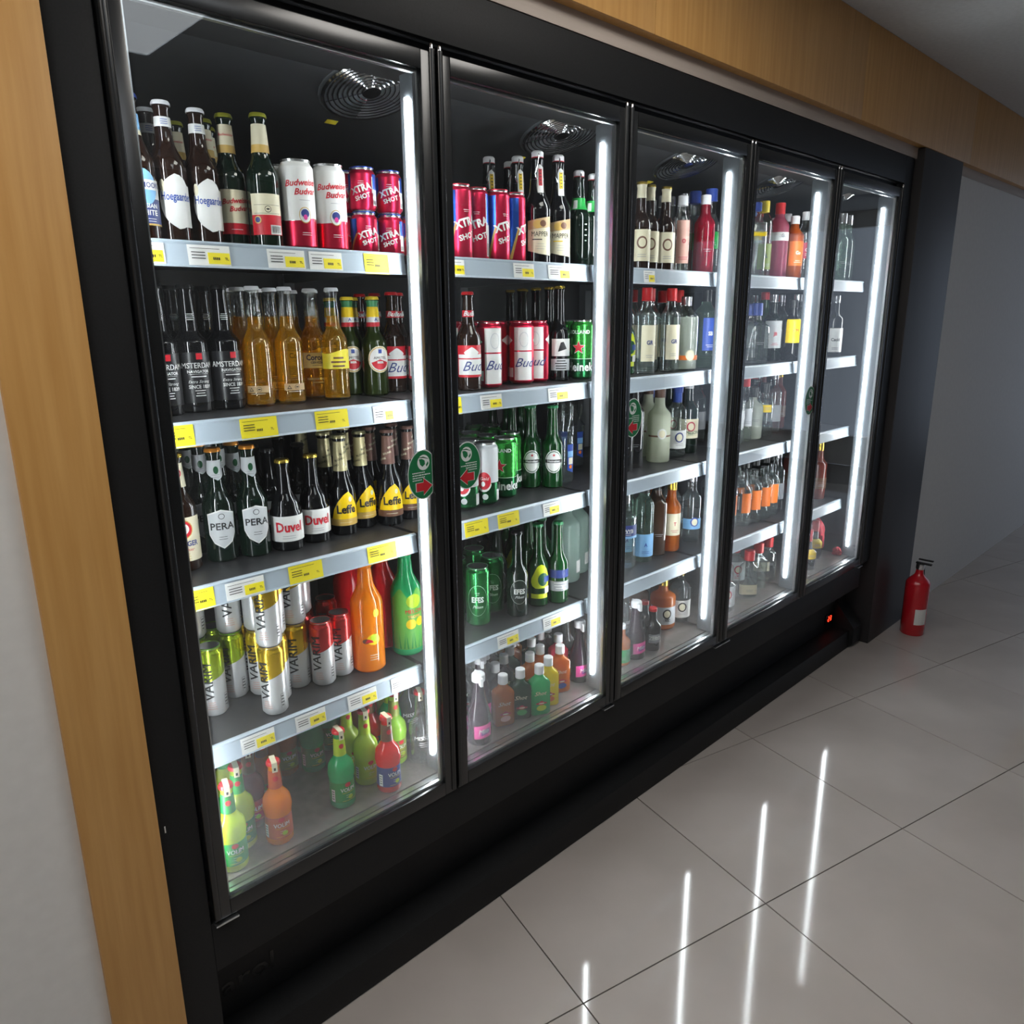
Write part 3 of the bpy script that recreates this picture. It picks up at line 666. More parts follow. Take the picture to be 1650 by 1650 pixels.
spec('leffe', 'beer_bottle', 'dark bottle with gold foil neck', 'beer bottle', None, LF(), G_black, cap=crown(.232, .0134, metalpaint('foilgold', (.62, .55, .30))), prints=p_leffe(mat('foil_gold', (.60, .53, .30), .38, .4), Gd), rot=-6)
spec('leffe_brown', 'beer_bottle', 'dark bottle with brown foil neck', 'beer bottle', None, LF(), G_black, cap=crown(.232, .0134, mat('foil_brown', (.20, .10, .08), .4, .3)), prints=p_leffe(mat('foil_brown', (.20, .10, .08), .4, .3), paper('brown')), rot=-24)
# --- fourth shelf, first door
def p_varim(col, heart=False):
    def f(s, lab, nk):
        body = mat('can_satin_white', (.66, .67, .68), .32, .45); s.zone(lab, body, -180, 180, .003, .153, n=24)
        if col: 
            cm = metalpaint('can_' + col[0], col[1], .22)
            s.zone(lab, cm, -180, 180, lambda a: .078 + .030 * (((a + 60) % 180) / 180), .1535, e=.0007, n=36)
        for c in (-25, 155): s.text(lab, Bk, 'VARIM', c, .084, .028, rot=90, bold=.035, e=.0016, sx=1.05); 
        if heart: s.poly(lab, Rd, -25, [(0, .118), (.004, .123), (.002, .127), (0, .125), (-.002, .127), (-.004, .123)], e=.0012)
        s.lines(lab, paper('salmon'), -20, .036, .022, 4, .005, h=.0012); s.zone(lab, Bk, 40, 41, .018, .050, e=.001, n=1); s.zone(lab, Bk, 58, 59, .018, .050, e=.001, n=1); s.zone(lab, Bk, 40, 59, .050, .0505, e=.001); s.lines(lab, Bk, 49, .044, .008, 4, .007, h=.002)
    return f
VC = lambda: can_shape(.157, .0265)
for nm, cc, ds, ld in (('var_green', ('lime', (.40, .55, .03)), 'slim white can with lime-green top', (.20, .48, .03)), ('var_gold', ('gold', (.72, .47, .03)), 'slim white can with gold top', (.65, .42, .05)), ('var_red', ('red', (.58, .05, .05)), 'slim white can with red top', (.55, .03, .03)), ('var_white', None, 'slim all-white can with small heart', (.7, .7, .7))):
    spec(nm, 'slim_can', ds, 'drink can', None, VC(), M_can, prints=p_varim(cc, cc is None), extra=pull(.157, .0265, metalpaint('lid_' + nm, ld), metalpaint('lid_' + nm, ld)), seg=24, rot=-12)
def p_fruit(s, lab, nk):
    s.disc(lab, paper('yellow'), 10, .085, .016, .014); s.disc(lab, paper('lime'), 14, .090, .010, .009, e=.0012); s.disc(lab, paper('brown'), -16, .082, .009, .006, e=.0012); s.poly(lab, Rd, -5, [(-.010, .078), (.010, .078), (.006, .084), (-.004, .088)], e=.0014)
    s.disc(lab, paper('yellow'), 24, .150, .008, .010); s.lines(lab, Cr, 8, .045, .03, 3, .006, h=.0014)
BG = lambda h=.285: Shape(smooth([(.034, 0), (.0385, .005), (.0385, h * .58, 's'), (.0185, h * .78), (.0155, h - .03), (.017, h - .028), (.017, h)]))
spec('big_orange', 'juice_bottle', 'big orange cocktail bottle with pineapple print', 'bottle', None, BG(), L_orange, cap=screwcap(.285, .0180, .022, M_cap['orange']), prints=p_fruit, seg=28, rot=-20)
def p_redb(s, lab, nk): s.zone(lab, Wt, 15, 70, .030, .120); s.lines(lab, Bk, 42, .112, .02, 7, .012, h=.003)
spec('big_red', 'juice_bottle', 'big red cocktail bottle', 'bottle', None, BG(.29), mat('red_drink', (.70, .012, .02), .15, coat=.3, trans=.3), cap=screwcap(.29, .0180, .022, M_cap['red']), prints=p_redb, seg=28, rot=-20)
def p_jungle(s, lab, nk):
    s.zone(lab, mat('print_leaf_green', (.12, .42, .06), .45), -90, 90, .018, lambda a: .165 + .012 * math.sin(R(a) * 5), n=24); s.disc(lab, paper('yellow'), -14, .085, .013, .013, e=.0009); s.disc(lab, paper('yellow'), 24, .088, .012, .012, e=.0009)
    s.disc(lab, paper('lime'), 0, .145, .020, .018, e=.0009); s.text(lab, Rd, 'MELON', 0, .118, .014, bold=.04, e=.0014); s.text(lab, Gd, 'TROPIK', 0, .104, .010, bold=.04, e=.0014)
    for i in range(9): a = -56 + i * 14; s.poly(lab, paper('green'), a, [(-.002, .02), (.002, .02), (.004 * (1 if i % 2 else -1), .066)], e=.0012)
spec('big_green', 'juice_bottle', 'big green bottle with jungle fruit wrap', 'bottle', None, BG(.28), L_green, cap=screwcap(.28, .0180, .022, M_cap['red']), prints=p_jungle, seg=28, rot=-10)
# --- deck, first door: small cocktail bottles with a paper seal over the cap
def seal(h, r):
    def f(root):
        mb = MB(); mb.box(-.0055, .0055, -r - .0042, r + .0042, h + .0012, h + .0018, Cr); mb.box(-.0055, .0055, -r - .0048, -r - .0040, h - .020, h + .0018, Cr); mb.box(-.0055, .0055, r + .0040, r + .0048, h - .020, h + .0018, Cr)
        mb.box(-.002, .002, -r - .0052, -r - .0046, h - .016, h - .010, Bk); mb.build('paper_seal', root)
    return f
MB2 = lambda: Shape(smooth([(.026, 0), (.0285, .004), (.0275, .064), (.0305, .082), (.0285, .098, 's'), (.0140, .126), (.0115, .174), (.0128, .176), (.0128, .182), (.0115, .187)]))
def p_vol(lab_c, neck_c, dot=Rd, text='VOLIM'):
    def f(s, lab, nk):
        s.zone(nk, neck_c, -180, 180, .126, .168); s.disc(nk, dot, -2, .150, .0055, .006)
        s.zone(lab, lab_c, -110, 110, .016, .066); s.text(lab, Wt, text, 4, .047, .0135, bold=.02, sx=.85); s.disc(lab, dot, 4, .060, .0065, .0055, e=.0014)
        s.zone(lab, paper('yellow'), -24, 38, .0395, .0402, e=.001); s.zone(lab, paper('yellow'), -24, 38, .020, .0207, e=.001); s.lines(lab, Cr, 6, .033, .02, 2, .005); s.disc(lab, paper('lime'), 14, .028, .006, .005, e=.0013)
        s.zone(lab, Wt, -78, -58, .018, .048, e=.0009); s.lines(lab, Bk, -68, .042, .008, 4, .006, h=.002)
    return f
for nm, lq, lc, nc, ds in (('v_lime', L_lime, 'green', 'green', 'small lime-yellow drink with green label'), ('v_orange', L_orange, 'rustlab', 'rustlab', 'small orange drink with red-brown label'),
                           ('v_green', L_green, 'green', 'lime', 'small green drink with yellow-green neck label'), ('v_ygreen', liquid('pale_lime', (.50, .66, .10)), 'lime', 'lime', 'small pale green drink'),
                           ('v_red', L_red, 'navy', 'brown', 'small red drink with sea-view label'), ('v_brightlime', liquid('bright_lime', (.55, .95, .12), .6), 'olive', 'olive', 'small bright lime drink'),
                           ('v_brown', L_rust, 'olive', 'brown', 'small amber-brown drink'), ('v_wine', L_wine, 'crimson', 'brown', 'small dark red drink')):
    C_['rustlab'] = (.55, .10, .04); C_['olive'] = (.22, .28, .04)
    spec(nm, 'cocktail_bottle', ds, 'bottle', None, MB2(), lq, cap=crown(.187, .0115, M_cap['red']), prints=p_vol(paper(lc), paper(nc)), extra=seal(.187, .0115), rot=-12)
def p_missu(s, lab, nk): s.text(lab, Wt, 'MISS SU', 8, .070, .016, bold=.03); s.lines(lab, Wt, 8, .056, .03, 3, .005, h=.0015)
spec('v_clear', 'cocktail_bottle', 'small clear drink with white print', 'bottle', None, MB2(), G_clear, liq=G_water, cap=crown(.187, .0115, M_cap['red']), prints=p_missu, extra=seal(.187, .0115), fill=.15, rot=-20)
# --- second door
def swing(h, r, white=True):
    def f(root):
        mb = MB(); mb.lathe([(r * .9, h - .002), (r * 1.05, h + .002), (r * 1.05, h + .012), (r * .8, h + .016)], mat('stopper_white', (.82, .82, .84), .3), 14); st_ = mb.build('stopper', root)
        mb = MB(); mb.lathe([(r * 1.04, h - .004), (r * 1.1, h - .001), (r * .95, h + .002)], M_cap['red'], 14); mb.build('seal_ring', st_)
        mb = MB(); wz = h - .052
        for sgn in (-1, 1):
            mb.tube([(0, sgn * r * .9, h + .009), (0, sgn * (r + .006), h + .004), (-.004, sgn * (r + .009), h - .020), (-.010, sgn * (r + .006), h - .040), (-.004, sgn * (r + .004), wz)], .0016, M_chrome, 5)
        mb.tube([((r + .003) * math.cos(a), (r + .003) * math.sin(a), wz) for a in [2 * PI * q / 12 for q in range(12)]], .0011, M_chrome, 5, True)
        mb.build('wire_bail', root)
    return f
def p_swing(col):
    def f(s, lab, nk):
        s.poly(nk, Wt, 14, [(-.008, .175), (.008, .175), (.0085, .236), (0, .243), (-.0085, .236)], e=.0012); s.poly(nk, col, 14, [(-.0045, .192), (.0045, .192), (.0045, .232), (-.0045, .232)], e=.0018); s.lines(nk, Bk, 14, .228, .006, 5, .008, h=.002, e=.0024)
        s.poly(lab, Cr, 0, [(-.032, .034), (0, .026), (.032, .022), (.032, .118), (0, .112), (-.032, .106)], e=.0010)
        s.poly(lab, paper('tan'), 0, [(-.032, .084), (.032, .092), (.032, .118), (0, .112), (-.032, .106)], e=.0014); s.disc(lab, Gd, -8, .098, .012, .010, e=.0018); s.disc(lab, paper('brown'), 14, .100, .008, .008, e=.0019)
        s.text(lab, Bk, 'MAPPER', 2, .074, .0170, e=.0018, sx=.75); s.zone(lab, Bk if col is Rd else paper('yellow'), -30, 10, .060, .0625, e=.0016); s.lines(lab, paper('grey'), 4, .050, .03, 3, .006)
    return f
SW = lambda: Shape(smooth([(.032, 0), (.0355, .004), (.0355, .135, 's'), (.0200, .185), (.0150, .248), (.0165, .252), (.0165, .258), (.015, .260)]))
spec('swing_y', 'swing_top_bottle', 'dark swing-top bottle with yellow neck strip', 'beer bottle', None, SW(), G_black, prints=p_swing(paper('yellow')), extra=swing(.260, .015), rot=-30, h=.276)
spec('swing_r', 'swing_top_bottle', 'dark swing-top bottle with red neck strip', 'beer bottle', None, SW(), G_black, prints=p_swing(Rd), extra=swing(.260, .015), rot=-30, h=.276)
def p_grol(s, lab, nk): s.zone(nk, mat('print_neck_green', (.02, .45, .08), .4), -180, 180, .150, .180); s.zone(nk, Wt, -60, -25, .152, .174, e=.0008); s.lines(lab, Wt, 20, .11, .008, 4, .014, h=.003)
spec('swing_g', 'swing_top_bottle', 'green swing-top bottle with white stopper', 'beer bottle', None, Shape(smooth([(.030, 0), (.033, .004), (.033, .130, 's'), (.0190, .165), (.0140, .225), (.0155, .228), (.0155, .233), (.014, .235)])), G_dgreen, prints=p_grol, extra=swing(.235, .014), rot=-30, h=.25)
def p_budc2(s, lab, nk):
    s.zone(lab, Wt, -180, 180, .004, .154, n=24); rd = metalpaint('budred', (.62, .01, .05))
    s.zone(lab, rd, -180, 180, .152, .164, e=.0006); s.zone(lab, rd, -180, 180, .003, .012, e=.0006); s.zone(lab, rd, -180, 180, .088, .0915, e=.0007)
    for c in (-100, 80): s.zone(lab, rd, c - 45, c + 45, .012, .152, e=.0009); s.disc(lab, Wt, c, .118, .020, .014, e=.0013, shape=lambda t: 1 - .3 * abs(math.sin(2 * t))); s.zone(lab, Wt, c + 5, c + 38, .02, .045, e=.0013)
    s.disc(lab, paper('silver'), -8, .120, .013, .020, e=.0008); s.disc(lab, Wt, -8, .120, .011, .018, e=.0011); s.text(lab, paper('navy'), 'Bud', -8, .058, .034, shear=.45, e=.0014); s.text(lab, paper('navy'), 'Bud', 165, .058, .034, shear=.45, e=.0014)
spec('bud_can', 'beer_can', 'tall white can with red bands', 'beer can', None, can_shape(.168, .033), M_can, prints=p_budc2, extra=pull(.168, .033, M_can, metalpaint('lidred', (.6, .03, .06))), seg=24, rot=-36)
def p_dip(s, lab, nk): s.poly(lab, Wt, 2, [(-.030, .070), (.030, .070), (.030, .118), (-.030, .118)], e=.0009); s.poly(lab, Bk, 4, [(-.012, .082), (.014, .090), (.004, .110), (-.004, .108)], e=.0014); s.zone(lab, paper('silver'), -60, 60, .030, .062); s.lines(lab, Bk, 0, .055, .04, 4, .007, h=.003)
spec('goldcap', 'beer_bottle', 'slim dark bottle with gold cap', 'beer bottle', None, Shape(bottle(.262, .0305, .130, .170, .0145, .0125)), G_black, cap=crown(.262, .0125, M_cap['gold']), prints=p_dip, rot=-36)
def p_hein(s, lab, nk):
    gm = metalpaint('hgreen', (.05, .42, .06), .24); s.zone(lab, gm, -180, 180, .060, .164, n=24); s.zone(lab, metalpaint('hdark', (.01, .13, .04), .24), -180, 180, .003, .060, n=24); s.zone(lab, Wt, -180, 180, .0595, .0605, e=.0008)
    for c in (-10, 170):
        s.star(lab, Wt, c, .092, .021, e=.0010); s.star(lab, Rd, c, .092, .0185, e=.0016)
        s.text(lab, Wt, 'HOLLAND', c, .135, .014, bold=.03, e=.0010)
    s.text(lab, Wt, 'Heineken', 20, .036, .033, bold=.03, e=.0012, sx=.9); s.text(lab, Wt, 'Heineken', 190, .036, .033, bold=.03, e=.0012, sx=.9)
spec('hein_can', 'beer_can', 'tall green can with red star', 'beer can', None, can_shape(.168, .033), M_can, prints=p_hein, extra=pull(.168, .033, M_can), seg=24, rot=-42)
def p_carl(s, lab, nk):
    s.zone(lab, paper('silver'), -180, 180, .062, .163, n=24); s.zone(lab, metalpaint('hdark', (.01, .13, .04), .24), -180, 180, .003, .062, n=24)
    for c in (-15, 165): s.disc(lab, Wt, c, .066, .021, .028, e=.0008, shape=lambda t: 1 if math.sin(t) < 0 else .8); s.disc(lab, Rd, c, .068, .018, .024, e=.0012); s.disc(lab, Wt, c - 4, .060, .005, .007, e=.0016); s.text(lab, Wt, 'Gold', c, .074, .012, shear=.3, e=.0017)
    s.disc(lab, paper('silver'), -10, .025, .008, .008, e=.001); s.zone(lab, Wt, 50, 80, .012, .042, e=.0009)
spec('carl_can', 'beer_can', 'tall white-green can with red emblem', 'beer can', None, can_shape(.168, .033), M_can, prints=p_carl, extra=pull(.168, .033, M_can), seg=24, rot=-38)
spec('black_can', 'beer_can', 'tall dark can', 'beer can', None, can_shape(.168, .033), M_can, prints=lambda s, lab, nk: s.zone(lab, metalpaint('hdark', (.01, .13, .04), .24), -180, 180, .008, .152, n=24), extra=pull(.168, .033, M_can), seg=20)
def p_hbot(s, lab, nk):
    s.disc(lab, Wt, 4, .080, .026, .034); s.disc(lab, paper('darkgreen'), 4, .080, .0235, .0310, e=.0011); s.disc(lab, Wt, 4, .080, .0215, .0285, e=.0014); s.zone(lab, Bk, -42, 50, .076, .086, e=.0018); s.text(lab, Wt, 'Heineken', 4, .081, .0095, e=.0022, bold=.03); s.star(lab, Rd, 4, .099, .005, e=.002)
spec('hein_bot', 'beer_bottle', 'green bottle with oval white label', 'beer bottle', None, Shape(bottle(.240, .0310, .125, .160, .0165, .0132)), G_green, cap=crown(.240, .0132, M_cap['green']), prints=p_hbot, rot=-42)
spec('green_bot', 'beer_bottle', 'plain green bottle standing at the back', 'beer bottle', None, Shape(bottle(.240, .0305, .125, .160, .0160, .0130)), G_green, cap=crown(.240, .0130, M_cap['green']))
spec('dark_bot', 'beer_bottle', 'plain dark bottle standing at the back', 'beer bottle', None, Shape(bottle(.235, .0305, .120, .160, .0155, .0130)), G_dgreen, cap=crown(.235, .0130, M_cap['black']))
def p_raki(s, lab, nk): s.poly(lab, paper('blue'), -46, [(-.026, .045), (.012, .060), (.018, .120), (-.026, .120)], e=.001); s.text(lab, paper('sky'), 'ZR', -40, .095, .014, e=.0014); s.poly(lab, paper('blue'), 34, [(-.012, .040), (.014, .030), (.014, .118), (-.012, .118)], e=.001); s.poly(lab, paper('sky'), 34, [(-.011, .080), (.013, .080), (.013, .098), (-.011, .098)], e=.0014); s.poly(lab, Cr, 34, [(-.008, .058), (.010, .058), (.010, .078), (-.008, .078)], e=.0015); s.disc(lab, paper('orange'), 34, .050, .006, .006, e=.0015)
spec('raki', 'spirit_bottle', 'large clear bottle with blue label', 'spirit bottle', None, Shape(smooth([(.040, 0), (.044, .006), (.044, .135, 's'), (.030, .160), (.036, .180, 's'), (.038, .205, 's'), (.018, .235), (.015, .262)])), G_clear, liq=G_water, cap=screwcap(.282, .0155, .020, M_cap['blue']), prints=p_raki, fill=.17, rot=-36, h=.282)
def p_efes(s, lab, nk):
    for c in (-6, 174):
        s.disc(lab, Wt, c, .078, .028, .044, e=.0006); s.disc(lab, s.gcol, c, .078, .0272, .0432, e=.0010); s.text(lab, Wt, 'EFES', c, .080, .021, bold=.035, e=.0015, sx=.82); s.text(lab, Wt, 'Pilsen', c, .060, .012, shear=.4, e=.0015); s.lines(lab, Wt, c, .100, .014, 2, .005, e=.0015)
def _efcan(s, lab, nk):
    g_ = metalpaint('egreen', (.03, .28, .07), .22); s.gcol = g_; s.zone(lab, g_, -180, 180, .003, .164, n=24); p_efes(s, lab, nk)
spec('efes_can', 'beer_can', 'tall green can with white name oval', 'beer can', None, can_shape(.168, .033), M_can, prints=_efcan, extra=pull(.168, .033, metalpaint('egreen', (.03, .28, .07), .22), metalpaint('lidgreen', (.1, .35, .15))), seg=24, rot=-36)
def _efbot(s, lab, nk):
    s.gcol = mat('print_bottle_black', (.01, .02, .015), .2); s.disc(lab, Wt, 0, .075, .026, .036, e=.0005); s.disc(lab, s.gcol, 0, .075, .0252, .035, e=.0009); s.text(lab, Wt, 'EFES', 0, .076, .020, bold=.035, e=.0014, sx=.82); s.text(lab, Wt, 'Pilsen', 0, .060, .011, shear=.4, e=.0014)
spec('efes_bot', 'beer_bottle', 'slim dark green bottle with white lettering', 'beer bottle', None, Shape(bottle(.245, .0305, .118, .160, .0150, .0125)), G_dgreen, cap=crown(.245, .0125, M_cap['black']), prints=_efbot, rot=-34)
def p_yel(s, lab, nk): s.disc(lab, mat('print_acid', (.70, .80, .02), .4), 0, .088, .030, .036, shape=lambda t: 1 - .15 * math.sin(3 * t)); s.disc(lab, paper('darkgreen'), 10, .084, .016, .020, e=.0011); s.zone(lab, paper('blue'), 15, 60, .075, .092, e=.0014); s.zone(lab, mat('print_acid', (.70, .80, .02), .4), -60, 40, .026, .040); s.zone(lab, Wt, 20, 60, .040, .060, e=.0009)
spec('acid', 'beer_bottle', 'green bottle with acid-yellow label', 'beer bottle', None, Shape(bottle(.245, .0305, .118, .160, .0150, .0125)), G_green, prints=p_yel, cap=crown(.245, .0125, M_cap['green']), rot=-30)
def p_blu(s, lab, nk): s.zone(lab, paper('navy'), -75, 75, .080, .105); s.zone(lab, paper('grey'), -75, 75, .040, .070); s.lines(lab, Wt, 0, .064, .04, 3, .008, h=.002)
spec('bluelab', 'beer_bottle', 'green bottle with navy band', 'beer bottle', None, Shape(bottle(.245, .0305, .118, .160, .0150, .0125)), G_green, prints=p_blu, cap=crown(.245, .0125, M_cap['green']), rot=-30)
spec('frost_tall', 'spirit_bottle', 'tall pale green frosted bottle', 'spirit bottle', None, Shape(smooth([(.042, 0), (.046, .006), (.046, .180, 's'), (.018, .225), (.016, .250)])), mat('frost_green', (.42, .56, .50), .25, trans=.5), cap=screwcap(.272, .0165, .024, M_cap['silver']), prints=lambda s, lab, nk: s.zone(lab, Wt, 0, 60, .03, .07), h=.272)
# --- flat pocket bottles
FL = lambda: Shape(smooth([(.026, 0), (.0285, .004), (.0285, .094, 's'), (.0130, .114), (.0125, .124)]), sq=1, squash=.62, zsq=.099)
def p_shf(fruit):
    def f(s, lab, nk): s.text(lab, Cr, 'Shot', -6, .066, .0165, shear=.3, e=.0016); s.disc(lab, paper('crimson'), 0, .036, .012, .006, e=.0012, shape=lambda t: 1 + .25 * math.cos(4 * t)); s.disc(lab, Cr, 0, .036, .008, .0022, e=.0018); s.disc(lab, fruit, 0, .022, .013, .009, e=.0014)
    return f
for nm, lq, fc, ds in (('f_orange', L_rust, 'salmon', 'flat orange pocket bottle'), ('f_green', L_green, 'lime', 'flat green pocket bottle'), ('f_yellow', L_yellow, 'orange', 'flat yellow pocket bottle'), ('f_rust', L_rum, 'blue', 'flat rust-red pocket bottle'),
                       ('f_pink', L_pink, 'cream', 'flat pink pocket bottle'), ('f_dark', liquid('dark_green', (.01, .05, .03), .2), 'green', 'flat dark green pocket bottle'), ('f_black', liquid('black', (.012, .01, .012), .1), 'purple', 'flat black pocket bottle')):
    spec(nm, 'pocket_bottle', ds, 'bottle', None, FL(), lq, cap=screwcap(.146, .0135, .026, M_cap['white']), prints=p_shf(paper(fc)), rot=-28, rad=.027, h=.146)
def p_purp(s, lab, nk): s.poly(lab, paper('pink'), 0, [(-.024, .020), (.024, .026), (.024, .062), (-.024, .056)], e=.001); s.poly(lab, paper('purple'), 10, [(-.012, .030), (.012, .036), (.012, .050), (-.012, .044)], e=.0016); s.text(lab, Wt, 'Mio', 0, .042, .018, shear=.3, e=.002, rot=8)
def pourer(h, r):
    def f(root): mb = MB(); mb.lathe([(r + .004, h - .016), (r + .004, h + .002), (r, h + .006)], M_cap['white'], 14); mb.box(-.004, .004, -r - .016, -r, h - .022, h, M_cap['white'], .001); mb.box(-.003, .003, r, r + .012, h - .004, h + .003, M_cap['white'], .001); mb.build('pour_spout', root)
    return f
spec('d_pink', 'cocktail_bottle', 'dark cocktail bottle with pink slanted label', 'bottle', None, Shape(smooth([(.030, 0), (.033, .004), (.033, .055, 's'), (.0150, .150), (.0135, .188)])), mat('dark_plum_glass', (.02, .006, .015), .05, spec=.3), prints=p_purp, extra=pourer(.188, .0135), rot=-28, h=.194)
# --- spirits, doors three to five
def tall(h=.30, Rb=.036, hs=.62, rn=.0145, sq=0, squash=1): return Shape(smooth([(Rb * .9, 0), (Rb, .005), (Rb, h * hs, 's'), (rn + .002, h * (hs + .14)), (rn, h - .028)]), sq=sq, squash=squash, zsq=h * hs if sq else None)
def p_gen(col, z0=.06, z1=.13, text=None, tc=None, disc=None, a=70, band=None, neck=None):
    def f(s, lab, nk):
        if col: s.zone(lab, paper(col), -a, a, z0, z1)
        if band: s.zone(lab, paper(band), -a, a, z0, z0 + .008, e=.0010)
        if disc: s.disc(lab, paper(disc), 4, (z0 + z1) / 2 + .008, .016, .018, e=.0010); s.disc(lab, Cr, 4, (z0 + z1) / 2 + .008, .011, .013, e=.0014)
        if text: s.text(lab, paper(tc or 'navy'), text, 4, (z0 + z1) / 2 + (.002 if not disc else -.014), .018, bold=.03, e=.0016, sx=.85)
        s.lines(lab, paper(tc or 'grey'), 4, z0 + .018, .03, 2, .006, h=.0015)
        if neck: s.zone(nk, paper(neck), -180, 180, s.prof[-1][1] - .045, s.prof[-1][1] - .004)
    return f
def sp(name, desc, shape, gm, liq, capm, pr, hc=.030, fill=None, rot=-40, obj='spirit_bottle', cat='spirit bottle', rc=None):
    h = shape.prof[-1][1] + hc * .75; r = shape.prof[-1][0]
    spec(name, obj, desc, cat, None, shape, gm, liq=liq, cap=screwcap(h, (rc or r + .002), hc, M_cap[capm]), prints=pr, fill=fill or shape.prof[-1][1] * .80, rot=rot, h=h, seg=16)
spec('cream_lab', 'beer_bottle', 'brown bottle with cream circular-emblem label', 'beer bottle', None, Shape(bottle(.252, .0305, .135, .172, .0160, .0132)), G_brown, cap=crown(.252, .0132, M_cap['gold']), prints=p_gen('cream', .028, .118, disc='brown', neck='cream'), rot=-44, seg=16)
sp('or_white', 'orange liqueur with tall white cap', tall(.25, .033, .6), G_clear, mat('vivid_orange', (.90, .16, .01), .15, trans=.4), 'white', p_gen('salmon', .03, .05), hc=.035, rc=.019)
sp('pink_lab', 'slim bottle with pink vertical label', tall(.24, .026, .66), G_clear, G_water, 'white', p_gen('salmon', .03, .16, text='O', tc='crimson', a=50))
sp('clear_sil', 'clear bottle with white cap', tall(.26, .031, .62), G_clear, G_water, 'silver', p_gen(None))
sp('red_gin', 'crimson bottle with white stopper', tall(.255, .034, .62), mat('crimson_glass', (.35, .008, .03), .05, coat=.4, trans=.4), None, 'white', p_gen(None))
sp('green_lab', 'blue-capped bottle with bright green label', tall(.275, .030, .6), G_clear, G_water, 'blue', p_gen('green', .085, .14, text='N', tc='white'), hc=.04, rc=.02)
sp('vod_red', 'clear vodka bottle with red cap', tall(.262, .032, .68), G_clear, G_water, 'red', p_gen('cream', .04, .15, text='GR', a=45), hc=.04)
sp('vod_bright', 'round-shouldered clear bottle with cream label', tall(.245, .042, .70, rn=.015), G_clear, mat('milky_spirit', (.72, .76, .68), .2, trans=.6), 'silver', p_gen('orange', .035, .05, disc='cream'), rc=.017)
sp('gin_blue', 'broad clear bottle with tall blue label', tall(.262, .042, .70), G_gtint, None, 'black', p_gen('blue', .06, .17, a=32, text='SB', tc='white'), hc=.04)
sp('black_wine', 'black wine bottle', tall(.29, .036, .62), G_black, None, 'black', p_gen(None))
sp('frost_lim', 'frosted pale bottle with copper neck', tall(.255, .040, .62, rn=.0165), mat('frosted_pale', (.60, .64, .50), .35, trans=.4), None, 'brown', p_gen('brown', .088, .094, disc='white'), hc=.03)
sp('blue_neck', 'clear bottle with blue neck sleeve', tall(.265, .036, .6), G_clear, G_water, 'blue', p_gen('white', .03, .095, disc='navy', neck='blue'), hc=.045, rc=.020)
sp('jam_green', 'dark green whisky bottle with cream label', tall(.268, .038, .58), G_dgreen, None, 'white', p_gen('cream', .055, .125, text='JAMESON', tc='darkgreen', disc='crimson'), hc=.03)
sp('wyb', 'clear vodka bottle with blue stripe label', tall(.255, .041, .66), G_clear, G_water, 'silver', p_gen('navy', .105, .150, text='WYB', tc='white', band='sky', a=60), hc=.035)
sp('blue_tall', 'tall bottle with blue flower art', tall(.275, .036, .72), G_gtint, None, 'black', p_gen('sky', .02, .10, text='A', tc='blue'))
sp('dark_sq', 'square-shouldered dark bottle', tall(.27, .034, .70, sq=.6), mat('brown_square_glass', (.05, .025, .015), .06, coat=.5), None, 'black', p_gen(None))
sp('tequila', 'amber bottle with cream and red label', tall(.258, .034, .62), L_rum, None, 'gold', p_gen('cream', .06, .14, text='T', tc='crimson'), hc=.03)
sp('clear_lab', 'clear square bottle with lilac label', tall(.255, .036, .68, sq=.5), G_clear, G_water, 'silver', p_gen('silver', .08, .12, text='N'))
sp('blue_oval', 'clear bottle with round blue label', tall(.262, .036, .62), G_clear, G_water, 'silver', p_gen('sky', .05, .09, disc='blue'))
sp('whisk', 'stout orange whisky bottle with white label', tall(.190, .045, .60), L_rum, None, 'gold', p_gen('silver', .02, .085, disc='black', text='W', tc='black', a=80), hc=.03)
sp('gin_wl', 'clear bottle with gold neck and white label', tall(.210, .038, .60), G_clear, G_water, 'gold', p_gen('white', .02, .085, disc='black', a=70), hc=.03)
sp('v_zero', 'small black bottle with red cap', tall(.165, .0285, .5, rn=.012), G_black, None, 'red', p_gen('grey', .03, .06, text='ZERO', tc='white', a=40), hc=.012)
sp('v_oj', 'small orange and green bottle', tall(.150, .030, .5, rn=.012), L_rust, None, 'white', p_gen('green', .01, .055, a=180), hc=.014)
sp('yel_cap', 'clear bottle with yellow cap', tall(.268, .034, .72), G_clear, G_water, 'yellow', p_gen('olive', .03, .12, text='L', a=50), hc=.04, rc=.018)
sp('yel_band', 'clear faceted bottle with yellow band', tall(.262, .036, .70, sq=.4), G_clear, G_water, 'blue', p_gen('yellow', .14, .155))
sp('pink_gin', 'clear bottle with pink wrap and red cap', tall(.268, .036, .70), mat('rose_spirit', (.55, .12, .20), .12, trans=.5), None, 'red', p_gen('white', .135, .165, text='G', tc='grey'), hc=.04, rc=.018)
sp('gordon', 'dark orange bottle with octagonal label', tall(.240, .037, .66), mat('deep_orange', (.55, .10, .01), .1, trans=.5), None, 'white', p_gen('orange', .05, .14, text='Go', tc='white', disc=None, a=50))
sp('gordon_p', 'pale bottle with pink octagonal label', tall(.262, .037, .66), G_clear, G_water, 'white', p_gen('crimson', .08, .14, text='Go', tc='white', a=45))
sp('bl_neck2', 'broad clear bottle with pale blue neck', tall(.215, .044, .62, sq=.5), G_clear, G_water, 'blue', p_gen(None), hc=.045, rc=.019)
sp('gr_white', 'green bottle with silver-white label', tall(.262, .038, .58), G_dgreen, None, 'silver', p_gen('silver', .05, .155, text='JB', tc='red', a=60))
sp('gr_plain', 'tall plain green bottle', tall(.272, .036, .62), G_green, None, 'red', p_gen(None))
